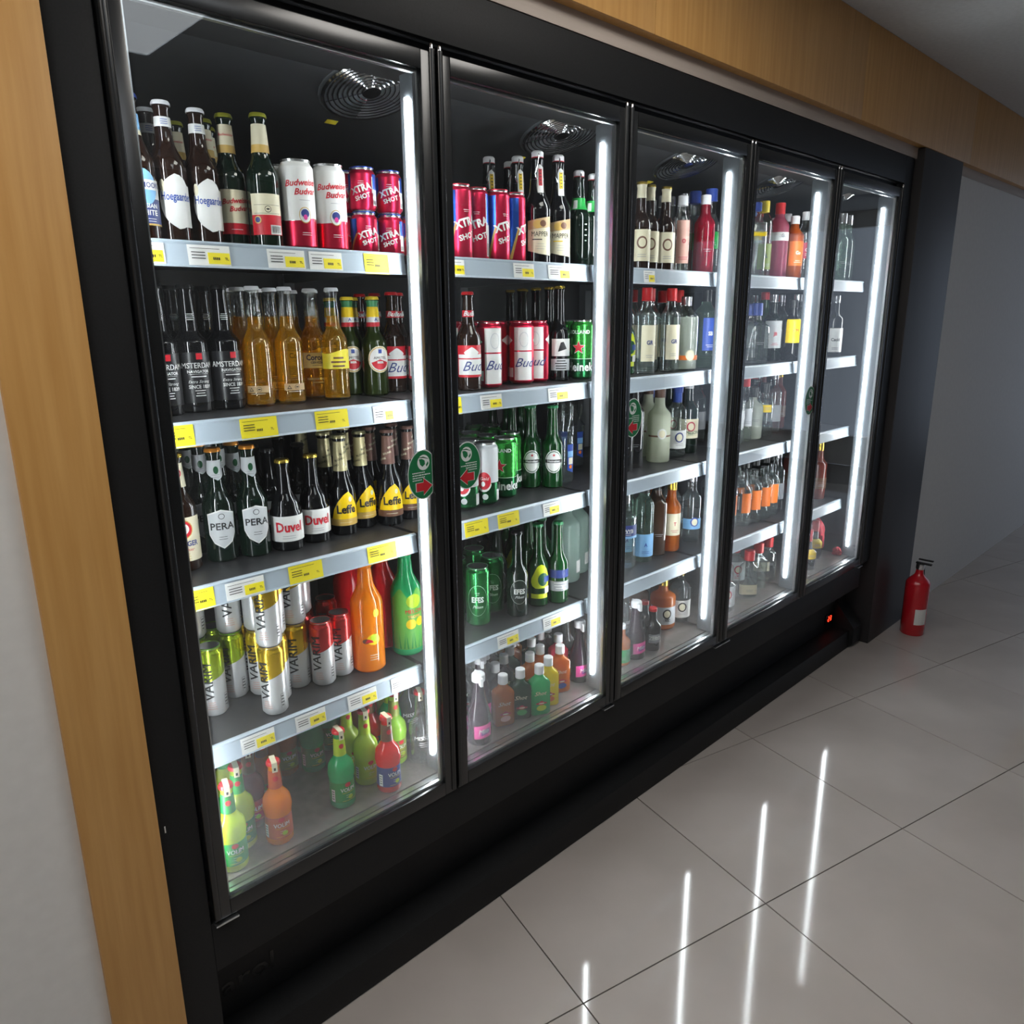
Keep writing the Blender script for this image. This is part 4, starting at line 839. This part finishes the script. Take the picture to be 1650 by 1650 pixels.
sp('yel_lab', 'bottle with yellow and red label', tall(.240, .034, .62), G_black, None, 'black', p_gen('yellow', .07, .16, text='CM', tc='red', a=60))
sp('grey_lab', 'clear grey bottle', tall(.262, .034, .64), G_clear, G_water, 'silver', p_gen('grey', .05, .12))
sp('liq_red', 'clear bottle with dark red capsule', tall(.255, .034, .62), G_clear, G_water, 'red', p_gen('silver', .06, .13, a=40), hc=.05)
sp('milk', 'short bright milky bottle with black stopper', tall(.205, .042, .62), mat('milky_spirit', (.72, .76, .68), .2, trans=.6), None, 'black', p_gen(None), hc=.04, rc=.019)
sp('or_dot', 'clear bottle with orange seal', tall(.215, .038, .64), G_clear, G_water, 'black', p_gen('yellow', .10, .13, a=30), hc=.04, rc=.018)
def p_baz(s, lab, nk): s.zone(lab, Bk, -75, -25, .055, .135); s.zone(lab, paper('orange'), -25, 40, .055, .135); s.text(lab, Wt, 'bazooka', -48, .095, .016, rot=90, bold=.03)
spec('bazooka', 'spirit_bottle', 'clear bottle with black and orange label', 'spirit bottle', None, tall(.245, .036, .60), G_clear, liq=G_water, cap=screwcap(.268, .018, .034, M_cap['black']), prints=p_baz, fill=.19, rot=-38, h=.268, seg=16)
sp('red_tri', 'squat clear bottle with red diamond label', tall(.170, .042, .58), G_clear, G_water, 'red', p_gen('silver', .02, .10, disc='crimson', text='U', tc='crimson', a=80), hc=.04, rc=.018)
sp('red_fl', 'flat clear bottle with red cap', tall(.185, .036, .62, sq=.7, squash=.7), G_clear, G_water, 'red', p_gen(None), hc=.04, rc=.020)
sp('print_fl', 'flat clear bottle with patterned foot label', tall(.185, .034, .62, sq=.7, squash=.7), G_clear, G_water, 'red', p_gen('cream', .01, .05), hc=.04, rc=.020)
sp('ridge', 'tall ribbed clear bottle', tall(.270, .032, .60), G_gtint, None, 'silver', p_gen(None), hc=.04, rc=.018)
sp('cauld', 'bottle with white blackletter label', tall(.26, .036, .60), G_black, None, 'silver', p_gen('white', .02, .12, text='Cauld', tc='black', a=90), rot=-60)
sp('bourbon', 'brown whisky bottle with gold capsule', tall(.262, .036, .60), mat('dark_whisky', (.20, .04, .03), .08, coat=.4, trans=.3), None, 'gold', p_gen('brown', .05, .10), hc=.045)
sp('walker', 'black-shouldered bottle with red-white diagonal label', tall(.262, .034, .60), G_black, None, 'gold', p_gen('cream', .05, .14, text='Jw', tc='red', a=60), hc=.045)
sp('champ', 'dark bottle with yellow shoulder label', tall(.165, .036, .45, rn=.014), G_black, None, 'red', p_gen('yellow', .05, .09, a=50), hc=.05)
sp('rum_back', 'dark amber bottle at the back', tall(.19, .036, .6), L_brown, None, 'brown', p_gen(None))

# ------------------------------------------------------------------ putting the products on the shelves
def build_type(T):
    root = empty(T['obj']); s = T['shape']
    if T['gm'] is M_can:
        mb = MB(); s.skin(mb, M_can, T['seg']); mb.build('can_body', root)
    else:
        mb = MB(); s.skin(mb, T['gm'], T['seg']); mb.build('glass_body', root)
    if T['liq']:
        mb = MB(); s.skin(mb, T['liq'], T['seg'], inset=.0022, z0=.006, z1=T['fill']); mb.build('drink', root)
    if T['cap']: 
        if T['proto_cap'] is None: T['proto_cap'] = 1
        T['cap'].build('cap', root)
    if T['prints']:
        lab, nk = MB(), MB(); T['prints'](s, lab, nk)
        if lab.v: lab.build('label' if T['gm'] is not M_can else 'printed_wrap', root)
        if nk.v: nk.build('neck_label', root)
    if T['extra']: T['extra'](root)
    return root
def kids(o): return KIDS.get(o.name, [])
KIDS = {}
def index():
    KIDS.clear()
    for o in bpy.data.objects:
        if o.parent: KIDS.setdefault(o.parent.name, []).append(o)
def dup(o, parent=None):
    c = o.copy(); COL.objects.link(c)
    if parent: c.parent = parent
    for ch in KIDS.get(o.name, []): dup(ch, c)
    return c

S = {}
# (type, mode, u, v, rows[, y])   b = foot of the front item at this photo pixel, y = centred on that pixel at depth y, u = standing on the can below
S[0, 0] = [('moon', 'y', 229, 310, 1), ('wheat', 'y', 275, 300, 2), ('wheat', 'y', 325, 305, 1), ('budvar', 'y', 294, 255, 1, .30), ('budvar', 'y', 343, 255, 1, .32), ('budvar', 'y', 370, 310, 2), ('budvar_back', 'y', 420, 320, 1),
           ('budcan', 'y', 479, 320, 2), ('budcan', 'y', 531, 322, 2), ('shot', 'y', 587, 365, 2, .20), ('shot', 'y', 629, 368, 2, .20), ('shot', 'y', 664, 368, 1, .20),
           ('shot', 'u', 582, 300, 1), ('shot', 'u', 627, 300, 1), ('shot', 'u', 660, 300, 1)]
S[0, 1] = [('amst', 'y', 260, 580, 3, .265), ('amst', 'y', 310, 580, 3, .28), ('amst', 'y', 361, 580, 3, .28), ('corona', 'y', 415, 580, 3, .28), ('corona', 'y', 466, 580, 3, .28), ('corona_front', 'y', 505, 575, 2, .345), ('corona_yellow', 'y', 539, 560, 2, .275),
           ('amstel', 'y', 566, 560, 2, .335), ('amstel', 'y', 601, 560, 2, .29), ('bud', 'y', 640, 560, 3, .30), ('bud', 'y', 672, 565, 2, .275)]
S[0, 2] = [('erd', 'b', 311, 921, 1), ('pera', 'b', 374, 907, 4), ('pera', 'b', 422, 897, 4), ('duvel', 'b', 478, 887, 1), ('duvel', 'b', 522, 874, 1), ('leffe', 'b', 567, 862, 3), ('leffe', 'b', 602, 852, 3), ('leffe_brown', 'b', 640, 847, 3), ('leffe_brown', 'b', 673, 836, 2),
           ('duvel_black', 'b', 452, 858, 2), ('duvel_black', 'b', 500, 845, 2)]
S[0, 3] = [('var_white', 'b', 309, 1174, 1), ('var_green', 'b', 357, 1155, 1), ('var_green', 'b', 392, 1138, 1), ('var_gold', 'b', 425, 1127, 1), ('var_gold', 'b', 456, 1140, 1), ('var_gold', 'b', 492, 1122, 1), ('var_red', 'b', 529, 1107, 1), ('var_red', 'b', 563, 1094, 1),
           ('var_red', 'b', 540, 1062, 1), ('var_red', 'b', 502, 1072, 1),
           ('var_green', 'u', 322, 1035, 1), ('var_green', 'u', 360, 1028, 1), ('var_gold', 'u', 395, 1018, 1), ('var_gold', 'u', 422, 1025, 1), ('var_gold', 'u', 448, 1043, 1), ('var_gold', 'u', 465, 1010, 1), ('var_red', 'u', 490, 1000, 1),
           ('big_red', 'b', 580, 1040, 1), ('big_orange', 'b', 610, 1082, 1), ('big_red', 'b', 636, 1044, 1), ('big_green', 'b', 672, 1055, 1)]
S[0, 4] = [('v_lime', 'b', 397, 1400, 1), ('v_lime', 't', 368, 1253, 1), ('v_lime', 't', 346, 1239, 1), ('v_lime', 't', 330, 1243, 1), ('v_orange', 'b', 463, 1360, 1), ('v_wine', 't', 388, 1222, 1), ('v_brown', 't', 412, 1203, 1), ('v_brown', 'b', 480, 1262, 1), ('v_green', 'b', 530, 1264, 1), ('v_green', 'b', 512, 1248, 1),
           ('v_green', 'b', 566, 1303, 1), ('v_ygreen', 'b', 601, 1287, 1), ('v_ygreen', 't', 577, 1162, 2), ('v_red', 'b', 636, 1278, 1), ('v_red', 't', 608, 1147, 1), ('v_brightlime', 'b', 664, 1258, 1), ('v_clear', 't', 678, 1126, 1), ('v_brown', 't', 585, 1140, 2), ('v_red', 't', 600, 1130, 1),
           ('v_green', 't', 637, 1130, 2), ('v_clear', 't', 652, 1112, 2), ('v_ygreen', 't', 617, 1117, 2), ('v_green', 't', 550, 1150, 2), ('v_brown', 'b', 442, 1290, 1)]
S[1, 0] = [('xcan', 'y', 741, 355, 2), ('xcan', 'y', 771, 355, 2), ('xcan', 'y', 802, 357, 2), ('xcan', 'y', 829, 358, 2), ('swing_r', 'y', 866, 330, 2, .19), ('swing_y', 'y', 899, 330, 1, .19), ('swing_y', 'y', 830, 290, 1, .27), ('swing_y', 'y', 801, 290, 1, .28), ('swing_g', 'y', 933, 350, 2, .20), ('swing_g', 'y', 956, 350, 1, .20)]
S[1, 1] = [('bud', 'y', 755, 560, 1, .21), ('bud_can', 'y', 788, 570, 3, .22), ('bud_can', 'y', 811, 570, 2, .275), ('bud_can', 'y', 838, 570, 3, .24), ('bud_can', 'y', 866, 568, 2, .24), ('goldcap', 'y', 901, 560, 3, .24), ('goldcap', 'y', 885, 550, 2, .31), ('hein_can', 'y', 937, 565, 2, .22), ('hein_can', 'y', 918, 560, 2, .30), ('goldcap', 'y', 850, 540, 1, .38)]
S[1, 2] = [('carl_can', 'b', 765, 822, 4), ('carl_can', 'b', 797, 814, 4), ('hein_can', 'b', 827, 803, 4), ('hein_can', 'b', 852, 796, 3), ('hein_bot', 'b', 875, 792, 2), ('hein_bot', 'b', 899, 787, 2), ('raki', 'b', 920, 780, 1), ('green_bot', 'b', 850, 755, 2), ('green_bot', 'b', 828, 760, 2), ('dark_bot', 'b', 780, 752, 1), ('dark_bot', 'b', 805, 750, 1), ('raki', 'b', 936, 752, 1)]
S[1, 3] = [('efes_can', 'b', 752, 1015, 2), ('efes_can', 'b', 780, 1011, 3), ('efes_can', 'b', 806, 988, 2), ('efes_bot', 'b', 846, 993, 2), ('acid', 'b', 882, 978, 2), ('bluelab', 'b', 910, 972, 2), ('frost_tall', 'b', 928, 938, 1), ('frost_tall', 'b', 947, 930, 1), ('green_bot', 'b', 865, 955, 3), ('green_bot', 'b', 896, 945, 2), ('dark_bot', 'b', 824, 960, 3), ('dark_bot', 'b', 790, 940, 1)]
S[1, 4] = [('d_pink', 'b', 757, 1196, 1), ('d_pink', 'b', 787, 1204, 1), ('d_pink', 'b', 803, 1174, 1), ('f_orange', 'b', 820, 1172, 1), ('d_pink', 'b', 940, 1102, 1), ('v_clear', 't', 917, 1002, 1),
           ('f_dark', 't', 842, 1079, 1), ('f_green', 't', 868, 1071, 1), ('f_yellow', 't', 883, 1059, 1), ('f_rust', 't', 899, 1040, 1), ('f_pink', 't', 913, 1027, 1), ('f_black', 't', 803, 1080, 1), ('f_black', 't', 776, 1074, 1), ('f_black', 't', 752, 1078, 1), ('f_black', 't', 762, 1064, 1), ('f_black', 't', 793, 1062, 1), ('f_black', 't', 819, 1068, 1), ('f_black', 't', 804, 1051, 1), ('f_orange', 't', 816, 1036, 1), ('f_dark', 't', 831, 1057, 1), ('f_orange', 't', 840, 1030, 1), ('f_rust', 't', 837, 1043, 1), ('f_orange', 't', 856, 1054, 1), ('f_dark', 't', 861, 1038, 1), ('f_black', 't', 856, 1023, 1), ('f_black', 't', 878, 1026, 1), ('f_rust', 't', 879, 1046, 1), ('f_rust', 't', 872, 1014, 1), ('f_black', 't', 895, 1019, 1)]
S[2, 0] = [('cream_lab', 'y', 1033, 375, 1), ('cream_lab', 'y', 1051, 378, 1), ('cream_lab', 'y', 1071, 380, 1), ('or_white', 'y', 1087, 375, 2, .24), ('pink_lab', 'y', 1099, 380, 1), ('clear_sil', 'y', 1113, 380, 2, .21), ('red_gin', 'y', 1133, 380, 1), ('green_lab', 'y', 1148, 378, 2, .20)]
S[2, 1] = [('vod_red', 'y', 1037, 545, 2, .20), ('vod_red', 'y', 1057, 545, 3, .22), ('vod_red', 'y', 1077, 545, 2, .20), ('vod_red', 'y', 1092, 540, 2, .26), ('vod_bright', 'y', 1104, 545, 1, .20), ('gin_blue', 'y', 1136, 540, 1, .22), ('acid', 'y', 1021, 555, 1, .20)]
S[2, 2] = [('black_wine', 'b', 1017, 760, 1), ('black_wine', 'b', 1034, 755, 1), ('frost_lim', 'b', 1056, 735, 1), ('frost_lim', 'b', 1075, 745, 1), ('blue_neck', 'b', 1101, 736, 2), ('jam_green', 'b', 1120, 730, 2), ('jam_green', 'b', 1052, 715, 1), ('grey_lab', 'b', 1133, 712, 1)]
S[2, 3] = [('wyb', 'b', 1020, 915, 2), ('blue_tall', 'b', 1048, 905, 2), ('dark_sq', 'b', 1072, 896, 1), ('tequila', 'b', 1091, 888, 2), ('clear_lab', 'b', 1108, 880, 2), ('blue_oval', 'b', 1121, 874, 2)]
S[2, 4] = [('v_oj', 'b', 1012, 1072, 2), ('d_pink', 'b', 1036, 1062, 1), ('v_zero', 'b', 1062, 1048, 1), ('v_zero', 'b', 1046, 1040, 1), ('whisk', 'b', 1082, 1014, 1), ('gin_wl', 'b', 1108, 1002, 1), ('rum_back', 'b', 1046, 1010, 1), ('v_clear', 'b', 1026, 1042, 1), ('rum_back', 'b', 1075, 985, 1), ('v_clear', 'b', 1012, 1048, 1)]
S[3, 0] = [('yel_band', 'y', 1218, 385, 1), ('yel_cap', 'y', 1233, 385, 2), ('pink_gin', 'y', 1254, 388, 2), ('gordon', 'y', 1279, 390, 2), ('gordon_p', 'y', 1297, 385, 2), ('yel_band', 'y', 1214, 370, 1, .27)]
S[3, 1] = [('bl_neck2', 'y', 1218, 545, 1, .19), ('gr_white', 'y', 1257, 540, 2, .19), ('gr_plain', 'y', 1240, 520, 2, .26), ('yel_lab', 'y', 1273, 535, 1, .18), ('grey_lab', 'y', 1284, 530, 2, .19), ('bl_neck2', 'y', 1235, 540, 1, .20), ('gr_plain', 'y', 1208, 520, 1, .27)]
S[3, 2] = [('liq_red', 'b', 1196, 715, 2), ('liq_red', 'b', 1209, 711, 2), ('milk', 'b', 1226, 708, 1), ('or_dot', 'b', 1241, 703, 1), ('grey_lab', 'b', 1254, 698, 2), ('bourbon', 'b', 1262, 690, 1), ('liq_red', 'b', 1222, 690, 1), ('bourbon', 'b', 1236, 685, 1)]
S[3, 3] = [('bazooka', 'b', 1190, 853, 2), ('bazooka', 'b', 1207, 848, 2), ('bazooka', 'b', 1223, 842, 2), ('bazooka', 'b', 1239, 836, 2), ('bazooka', 'b', 1251, 830, 1), ('grey_lab', 'b', 1259, 822, 1)]
S[3, 4] = [('red_tri', 'b', 1180, 985, 1), ('red_fl', 'b', 1199, 968, 2), ('print_fl', 'b', 1216, 965, 1), ('red_fl', 'b', 1233, 950, 2), ('red_fl', 'b', 1250, 938, 1), ('red_tri', 'b', 1206, 945, 1), ('print_fl', 'b', 1240, 925, 1)]
S[4, 2] = []
S[4, 0] = [('ridge', 'y', 1354, 400, 1, .18), ('ridge', 'y', 1369, 410, 1, .19), ('grey_lab', 'y', 1382, 410, 1, .24)]
S[4, 1] = [('cauld', 'y', 1345, 530, 1, .18), ('cauld', 'y', 1355, 530, 1, .19)]
S[4, 3] = [('bourbon', 'b', 1338, 800, 1), ('walker', 'b', 1355, 792, 1), ('bourbon', 'b', 1327, 795, 1)]
S[4, 4] = [('champ', 'b', 1312, 918, 1), ('champ', 'b', 1322, 900, 1)]
SHN = ['top', 'second', 'third', 'fourth', 'bottom']
YF = [.185, .28, .26, .18, .09]
items = []
rj = random.Random(3)
POSTS = []
for s in range(5):
    z = SZ[s]; lst = []
    for k in range(5):
        for e in S.get((k, s), []):
            T = TYPES[e[0]]; r = T['rad']
            if e[1] == 't':       # cap top seen at this pixel
                p = on_z(e[2], e[3], z + T['h']); x, y = p.x, p.y
            elif e[1] == 'b':
                p = on_z(e[2], e[3], z); x, y = p.x, max(p.y + r, .125 + r + .002 if s < 4 else .05 + r)
            elif e[1] == 'y':
                y = e[5] if len(e) > 5 else (YF[s] if k < 2 or s > 0 else .20); x = on_y(e[2], e[3], y).x
            else:
                p = on_z(e[2], e[3], z + T['h']); x, y = p.x, p.y + r
            if e[1] == 'u':
                lst.append(dict(t=e[0], x=x, y=y, r=r, row=0, up=True, k=k, s=s))
                if e[0].startswith('var') and not any(not i['up'] and TYPES[i['t']]['gm'] is M_can and math.hypot(i['x'] - x, i['y'] - y) < .032 for i in lst): lst.append(dict(t=e[0], x=x, y=y, r=r, row=0, up=False, k=k, s=s))
                continue
            for n in range(e[4]):
                lst.append(dict(t=e[0], x=x + (rj.uniform(-.0015, .0015) if n else 0), y=y + n * (2 * r + .0055), r=r, row=n, up=False, k=k, s=s))
    low = [i for i in lst if not i['up']]
    for it in range(160):
        low.sort(key=lambda i: i['y'] + .03 * i['row']); moved = False
        for a in range(len(low)):
            A = low[a]
            for b in range(a + 1, len(low)):
                B = low[b]; dx, dy = B['x'] - A['x'], B['y'] - A['y']; d = math.hypot(dx, dy); need = A['r'] + B['r'] + .0040
                if d < need:
                    moved = True; ov = need - d
                    if A['row'] == 0 and B['row'] == 0 and it < 60:
                        h = ov * .3 + .0002; sg = 1 if dx > 0 else -1; A['x'] -= sg * h * .5; B['x'] += sg * h * .5; B['y'] += ov * .5 + .0002; B['x'] += ov * .25
                    else:
                        g = Vector((B['x'] - CAM.x, B['y'] - CAM.y)).normalized() * (ov + .0006); B['x'] += g.x * .6; B['y'] += g.y
            for px, py, pr in POSTS:
                if s < 4 and math.hypot(A['x'] - px, A['y'] - py) < A['r'] + pr: A['y'] = py + math.sqrt(max((A['r'] + pr + .001) ** 2 - (A['x'] - px) ** 2, 0)); moved = True
            A['x'] = min(max(A['x'], .004 + A['r']), END - .004 - A['r'])
            if s == 4:      # keep clear of the mullions
                for q in range(6):
                    if A['y'] - A['r'] < .092 and abs(A['x'] - q * W) < A['r'] + .034: A['y'] += .004; moved = True
        if not moved: break
    keep = []
    for i in sorted(low, key=lambda i: i['y'] + .03 * i['row']):
        if i['y'] + i['r'] > .612: continue
        if all(math.hypot(i['x'] - j['x'], i['y'] - j['y']) > i['r'] + j['r'] + .0024 for j in keep): keep.append(i)
        else:       # look for room further back
            y0 = i['y']
            while i['y'] + i['r'] < .612 and i['y'] < y0 + .16:
                i['y'] += .006
                if all(math.hypot(i['x'] - j['x'], i['y'] - j['y']) > i['r'] + j['r'] + .0024 for j in keep): break
            else:
                if i['row'] == 0: print('DROP', i['k'], s, i['t'], round(i['x'], 3), round(y0, 3))
                continue
            if i['y'] + i['r'] <= .612: keep.append(i)
    low = keep
    ups = [i for i in lst if i['up']]
    free = [j for j in low if TYPES[j['t']]['gm'] is M_can]
    for i in ups:
        T = TYPES[i['t']]; c_ = [j for j in free if abs(TYPES[j['t']]['h'] - T['h']) < .02]
        if not c_: continue
        j = min(c_, key=lambda j: math.hypot(j['x'] - i['x'], j['y'] - i['y'])); free.remove(j)
        i['x'], i['y'], i['z'] = j['x'], j['y'], z + TYPES[j['t']]['h'] + .0008; i['ok'] = True
    for i in low: i['z'] = z + .0004; i['ok'] = True
    items += [i for i in low + ups if i.get('ok')]
# names, labels, copies ------------------------------------------------
ROW = ['front', 'second', 'third', 'fourth']
NUM = ['first', 'second', 'third', 'fourth', 'fifth', 'sixth', 'seventh', 'eighth', 'ninth', 'tenth', 'eleventh', 'twelfth', 'thirteenth', 'fourteenth', 'fifteenth']
from collections import defaultdict
G = defaultdict(list)
for i in items: G[i['k'], i['s'], i['t']].append(i)
for (k, s, t), L in G.items():
    T = TYPES[t]; where = '%s shelf, %s door' % (SHN[s], ORD[k])
    if len(L) == 1: L[0]['label'] = '%s, %s' % (T['desc'], where); continue
    up = [i for i in L if i['up']]; lo = [i for i in L if not i['up']]
    def numbered(M, pre):
        if len(M) == 1: M[0]['label'] = '%s, %s%s' % (T['desc'], pre, where); return
        if len(M) <= 3:
            M.sort(key=lambda i: (i['x'] - CAM.x) / (i['y'] - CAM.y))
            for n, i in enumerate(M): i['label'] = '%s, %s%s' % (T['desc'], pre, (['left', 'right'] if len(M) == 2 else ['left', 'middle', 'right'])[n] + ', ' + where)
            return
        M.sort(key=lambda i: (i['x'] - CAM.x) / (i['y'] - CAM.y))
        for n, i in enumerate(M): i['label'] = '%s, %s%s from left, %s' % (T['desc'], pre, NUM[n], where)
    if up: numbered(up, 'stacked, '); numbered(lo, 'standing, ')
    else:
        rows = defaultdict(list)
        for i in lo: rows[i['row']].append(i)
        if len(rows) == 1: numbered(lo, '')
        else:
            for r_, M in rows.items():
                numbered(M, ROW[r_] + ' row, ')
for T in TYPES.values(): T['proto_cap'] = None
for n, i in enumerate(items):
    T = TYPES[i['t']]
    if T['proto'] is None: o = build_type(T); T['proto'] = o; index()
    else: o = dup(T['proto'])
    o.location = (i['x'], i['y'], i['z']); jt = {'xcan': 70, 'shot': 45, 'bud_can': 35, 'hein_can': 22, 'corona': 14, 'leffe': 18}.get(i['t'], 30 if i['t'].startswith('var') else 7)
    o.rotation_euler = (0, 0, R(T['rot'] + rj.uniform(-jt, jt)))
    if i['s'] > 0 and not i['up']:      # shorter where the shelf above leaves less room
        gap = SZ[i['s'] - 1] - .018 - SZ[i['s']] - .004; dd = min(abs(i['x'] - q * W) for q in range(6))
        if dd < i['r'] + .014: gap -= .024
        if T['h'] + .002 > gap: o.scale = (gap / (T['h'] + .002),) * 3; print('FIT', i['t'], i['k'], i['s'], round(o.scale[0], 3))
    lab = i['label']; tag(o, lab, T['cat'], '%ss on the %s shelf behind the %s door' % (T['obj'].replace('_', ' '), SHN[i['s']], ORD[i['k']]))
    if len(lab.replace(',', '').split()) > 16: print('LONG', lab)
print('ITEMS', len(items))

# ------------------------------------------------------------------ price tags clipped in the rails
M_tagw = mat('tag_white', (.80, .80, .78), .5); M_tagy = mat('tag_yellow', (.86, .72, .02), .5)
TAGS = [(0, 0, 225, 266, 'w', 232, 263), (0, 0, 303, 371, 'w', 335, 370), (0, 0, 431, 491, 'w', 459, 489), (0, 0, 498, 551, 'w', 521, 549), (0, 0, 587, 626, 'y'),
        (0, 1, 262, 311, 'y'), (0, 1, 387, 447, 'y'), (0, 1, 509, 562, 'y'), (0, 1, 603, 634, 'w', 622, 634), (0, 2, 299, 342, 'y'), (0, 2, 361, 425, 'w', 392, 424), (0, 2, 466, 521, 'y'), (0, 2, 595, 641, 'y'),
        (0, 3, 384, 441, 'w', 410, 440), (0, 3, 476, 526, 'w', 500, 525), (0, 3, 563, 610, 'w', 586, 609), (0, 3, 634, 654, 'w'),
        (1, 0, 728, 749, 'w', 733, 748), (1, 0, 828, 861, 'w', 842, 860), (1, 0, 884, 919, 'w', 903, 918), (1, 1, 727, 744, 'y'), (1, 1, 775, 809, 'w', 790, 808), (1, 1, 884, 916, 'w', 898, 915),
        (1, 2, 749, 787, 'y'), (1, 2, 803, 837, 'y'), (1, 2, 876, 902, 'w', 886, 901), (1, 3, 802, 836, 'w', 817, 835), (1, 3, 876, 904, 'w', 888, 903), (2, 0, 1038, 1056, 'w', 1046, 1055)]
VM = {(0, 0): 410, (0, 1): 680, (0, 2): 925, (0, 3): 1160, (1, 0): 435, (1, 1): 640, (1, 2): 825, (1, 3): 1010, (2, 0): 442}
cnt = defaultdict(list)
for t in TAGS: cnt[t[0], t[1]].append(t)
for (k, s), L in cnt.items():
    for n, t in enumerate(L):
        v = VM[k, s]; x0, x1 = on_y(t[2], v, .110).x, on_y(t[3], v, .110).x; z = SZ[s]
        big = t[4] == 'y'; r = empty('price_tag', ((x0 + x1) / 2, .1095, z - .038 if not big else z - .042)); H = .034 if not big else .040; hw = (x1 - x0) / 2
        # card follows the slope of the rail
        Yf = lambda zz: .0012 + (.0037 * zz / .033)
        def card(m, a, b, c, d, e, mt): m.add([(a, Yf(c) - e, c), (b, Yf(c) - e, c), (b, Yf(d) - e, d), (a, Yf(d) - e, d), (a, Yf(c) - e + .0006, c), (b, Yf(c) - e + .0006, c), (b, Yf(d) - e + .0006, d), (a, Yf(d) - e + .0006, d)], [(0, 1, 2, 3), (7, 6, 5, 4), (0, 4, 5, 1), (1, 5, 6, 2), (2, 6, 7, 3), (3, 7, 4, 0)], mt)
        m = MB(); card(m, -hw, hw, 0, H, .0020, M_tagy if big else M_tagw); m.build('card', r)
        m = MB()
        if big: xa, xb = -hw, hw
        elif len(t) > 5:
            xa, xb = on_y(t[5], v, .110).x - (x0 + x1) / 2, on_y(t[6], v, .110).x - (x0 + x1) / 2
            card(m, xa, xb, .003, H - .012, .0026, M_tagy)
        else: xa = xb = hw
        e = .0031; L_ = lambda a, b, c, d: m.add([(a, Yf(c) - e, c), (b, Yf(c) - e, c), (b, Yf(d) - e, d), (a, Yf(d) - e, d)], [(0, 1, 2, 3)], Bk)
        L_(-hw * .9, hw * .5, H - .006, H - .0052)
        for q in range(3): L_(-hw * .85, -hw * .85 + (hw * .6 if big else max((xa + hw) * .7, .004)), H - .013 - q * .005, H - .0115 - q * .005)
        if xb > xa:
            V, F = text2d('TL', .006, 1, bold=.02); cx = xb - (xb - xa) * .16; cz = H * .42 if big else .012
            m.add([(cx + a, Yf(cz + b) - e, cz + b) for a, b in V], F, Bk)
            for q in range(4): L_(xa + (xb - xa) * (.42 if big else .22) + q * .0032, xa + (xb - xa) * (.42 if big else .22) + q * .0032 + .0021, cz - .0022, cz + .0024)
        m.build('print', r)
        kind = 'large yellow price tag' if big else 'white price tag with small yellow field'
        same = [q for q in L if (q[4] == 'y') == big]
        lab = '%s, %s%s shelf rail, %s door' % (kind, (NUM[same.index(t)] + ' from left, ') if len(same) > 1 else '', SHN[s], ORD[k])
        tag(r, lab, 'price tag', 'price tags on the shelf rails')

# ------------------------------------------------------------------ red bag and cloth on the last deck, extinguisher past the column
M_bag = mat('red_plastic', (.72, .015, .05), .35, trans=.25)
def lump(name, c, sx, sy, sz, m, seed, fold=.12):
    bm = bmesh.new(); bmesh.ops.create_uvsphere(bm, u_segments=28, v_segments=18, radius=1); rnd = random.Random(seed); ph = [rnd.uniform(0, 6) for _ in range(6)]
    for v in bm.verts:
        a = math.atan2(v.co.y, v.co.x); f = 1 + fold * math.sin(5 * a + ph[0] + 2 * v.co.z) + fold * .5 * math.sin(9 * a + ph[1] - 3 * v.co.z) + fold * .3 * math.sin(4 * v.co.z + ph[2])
        z = v.co.z; q = (abs(v.co.x) ** 3 + abs(v.co.y) ** 3) ** .33 or 1
        f *= 1 - .22 * z + .10 * math.sin(7 * z + 3 * a + ph[3])
        v.co = Vector((v.co.x * f * sx, v.co.y * f * sy, max(z, -.75) * sz + sz * .75))
    mb = MB(); bm.verts.index_update(); mb.add([v.co for v in bm.verts], [[v.index for v in f.verts] for f in bm.faces], m, True); bm.free()
    o = mb.build(name, None, c); return o
p = on_z(1341, 900, SZ[4]); q = lump('plastic_bag', (p.x + .048, p.y + .105, SZ[4] + .001), .031, .034, .095, M_bag, 2, .2); tag(q, 'crumpled bright red plastic bag on the bottom deck, rightmost door', 'bag')
q = lump('cloth', (2.976, .095, SZ[4] + .0015), .013, .020, .022, mat('dark_red_cloth', (.28, .01, .02), .8), 5, .16); tag(q, 'small folded dark red cloth in the right corner of the bottom deck', 'cloth')
p = on_z(1450, 1020, 0); r = empty('fire_extinguisher', (p.x + .05, -.13, 0)); tag(r, 'small red fire extinguisher on the floor past the dark column', 'fire extinguisher')
m = MB(); m.lathe(smooth([(.050, 0), (.055, .006), (.055, .26, 's'), (.018, .315), (.016, .33)], 6), mat('extinguisher_red', (.55, .01, .02), .25, coat=.5), 24); m.build('cylinder', r)
m = MB(); m.lathe([(.017, .33), (.019, .335), (.019, .355), (.010, .362)], M_chrome, 14); m.box(-.008, .008, -.05, .02, .358, .366, M_cap['black'], .001); m.box(-.007, .007, -.055, .01, .378, .384, M_cap['black'], .001); m.build('valve', r)
m = MB(); m.tube([(.018, 0, .345), (.045, .0, .335), (.062, 0, .28), (.064, 0, .12)], .007, M_cap['black'], 8); m.build('hose', r)
sh_ = Shape([(.055, 0), (.055, .26)]); m = MB(); sh_.zone(m, Wt, -70, -10, .06, .14); m.build('label', r)
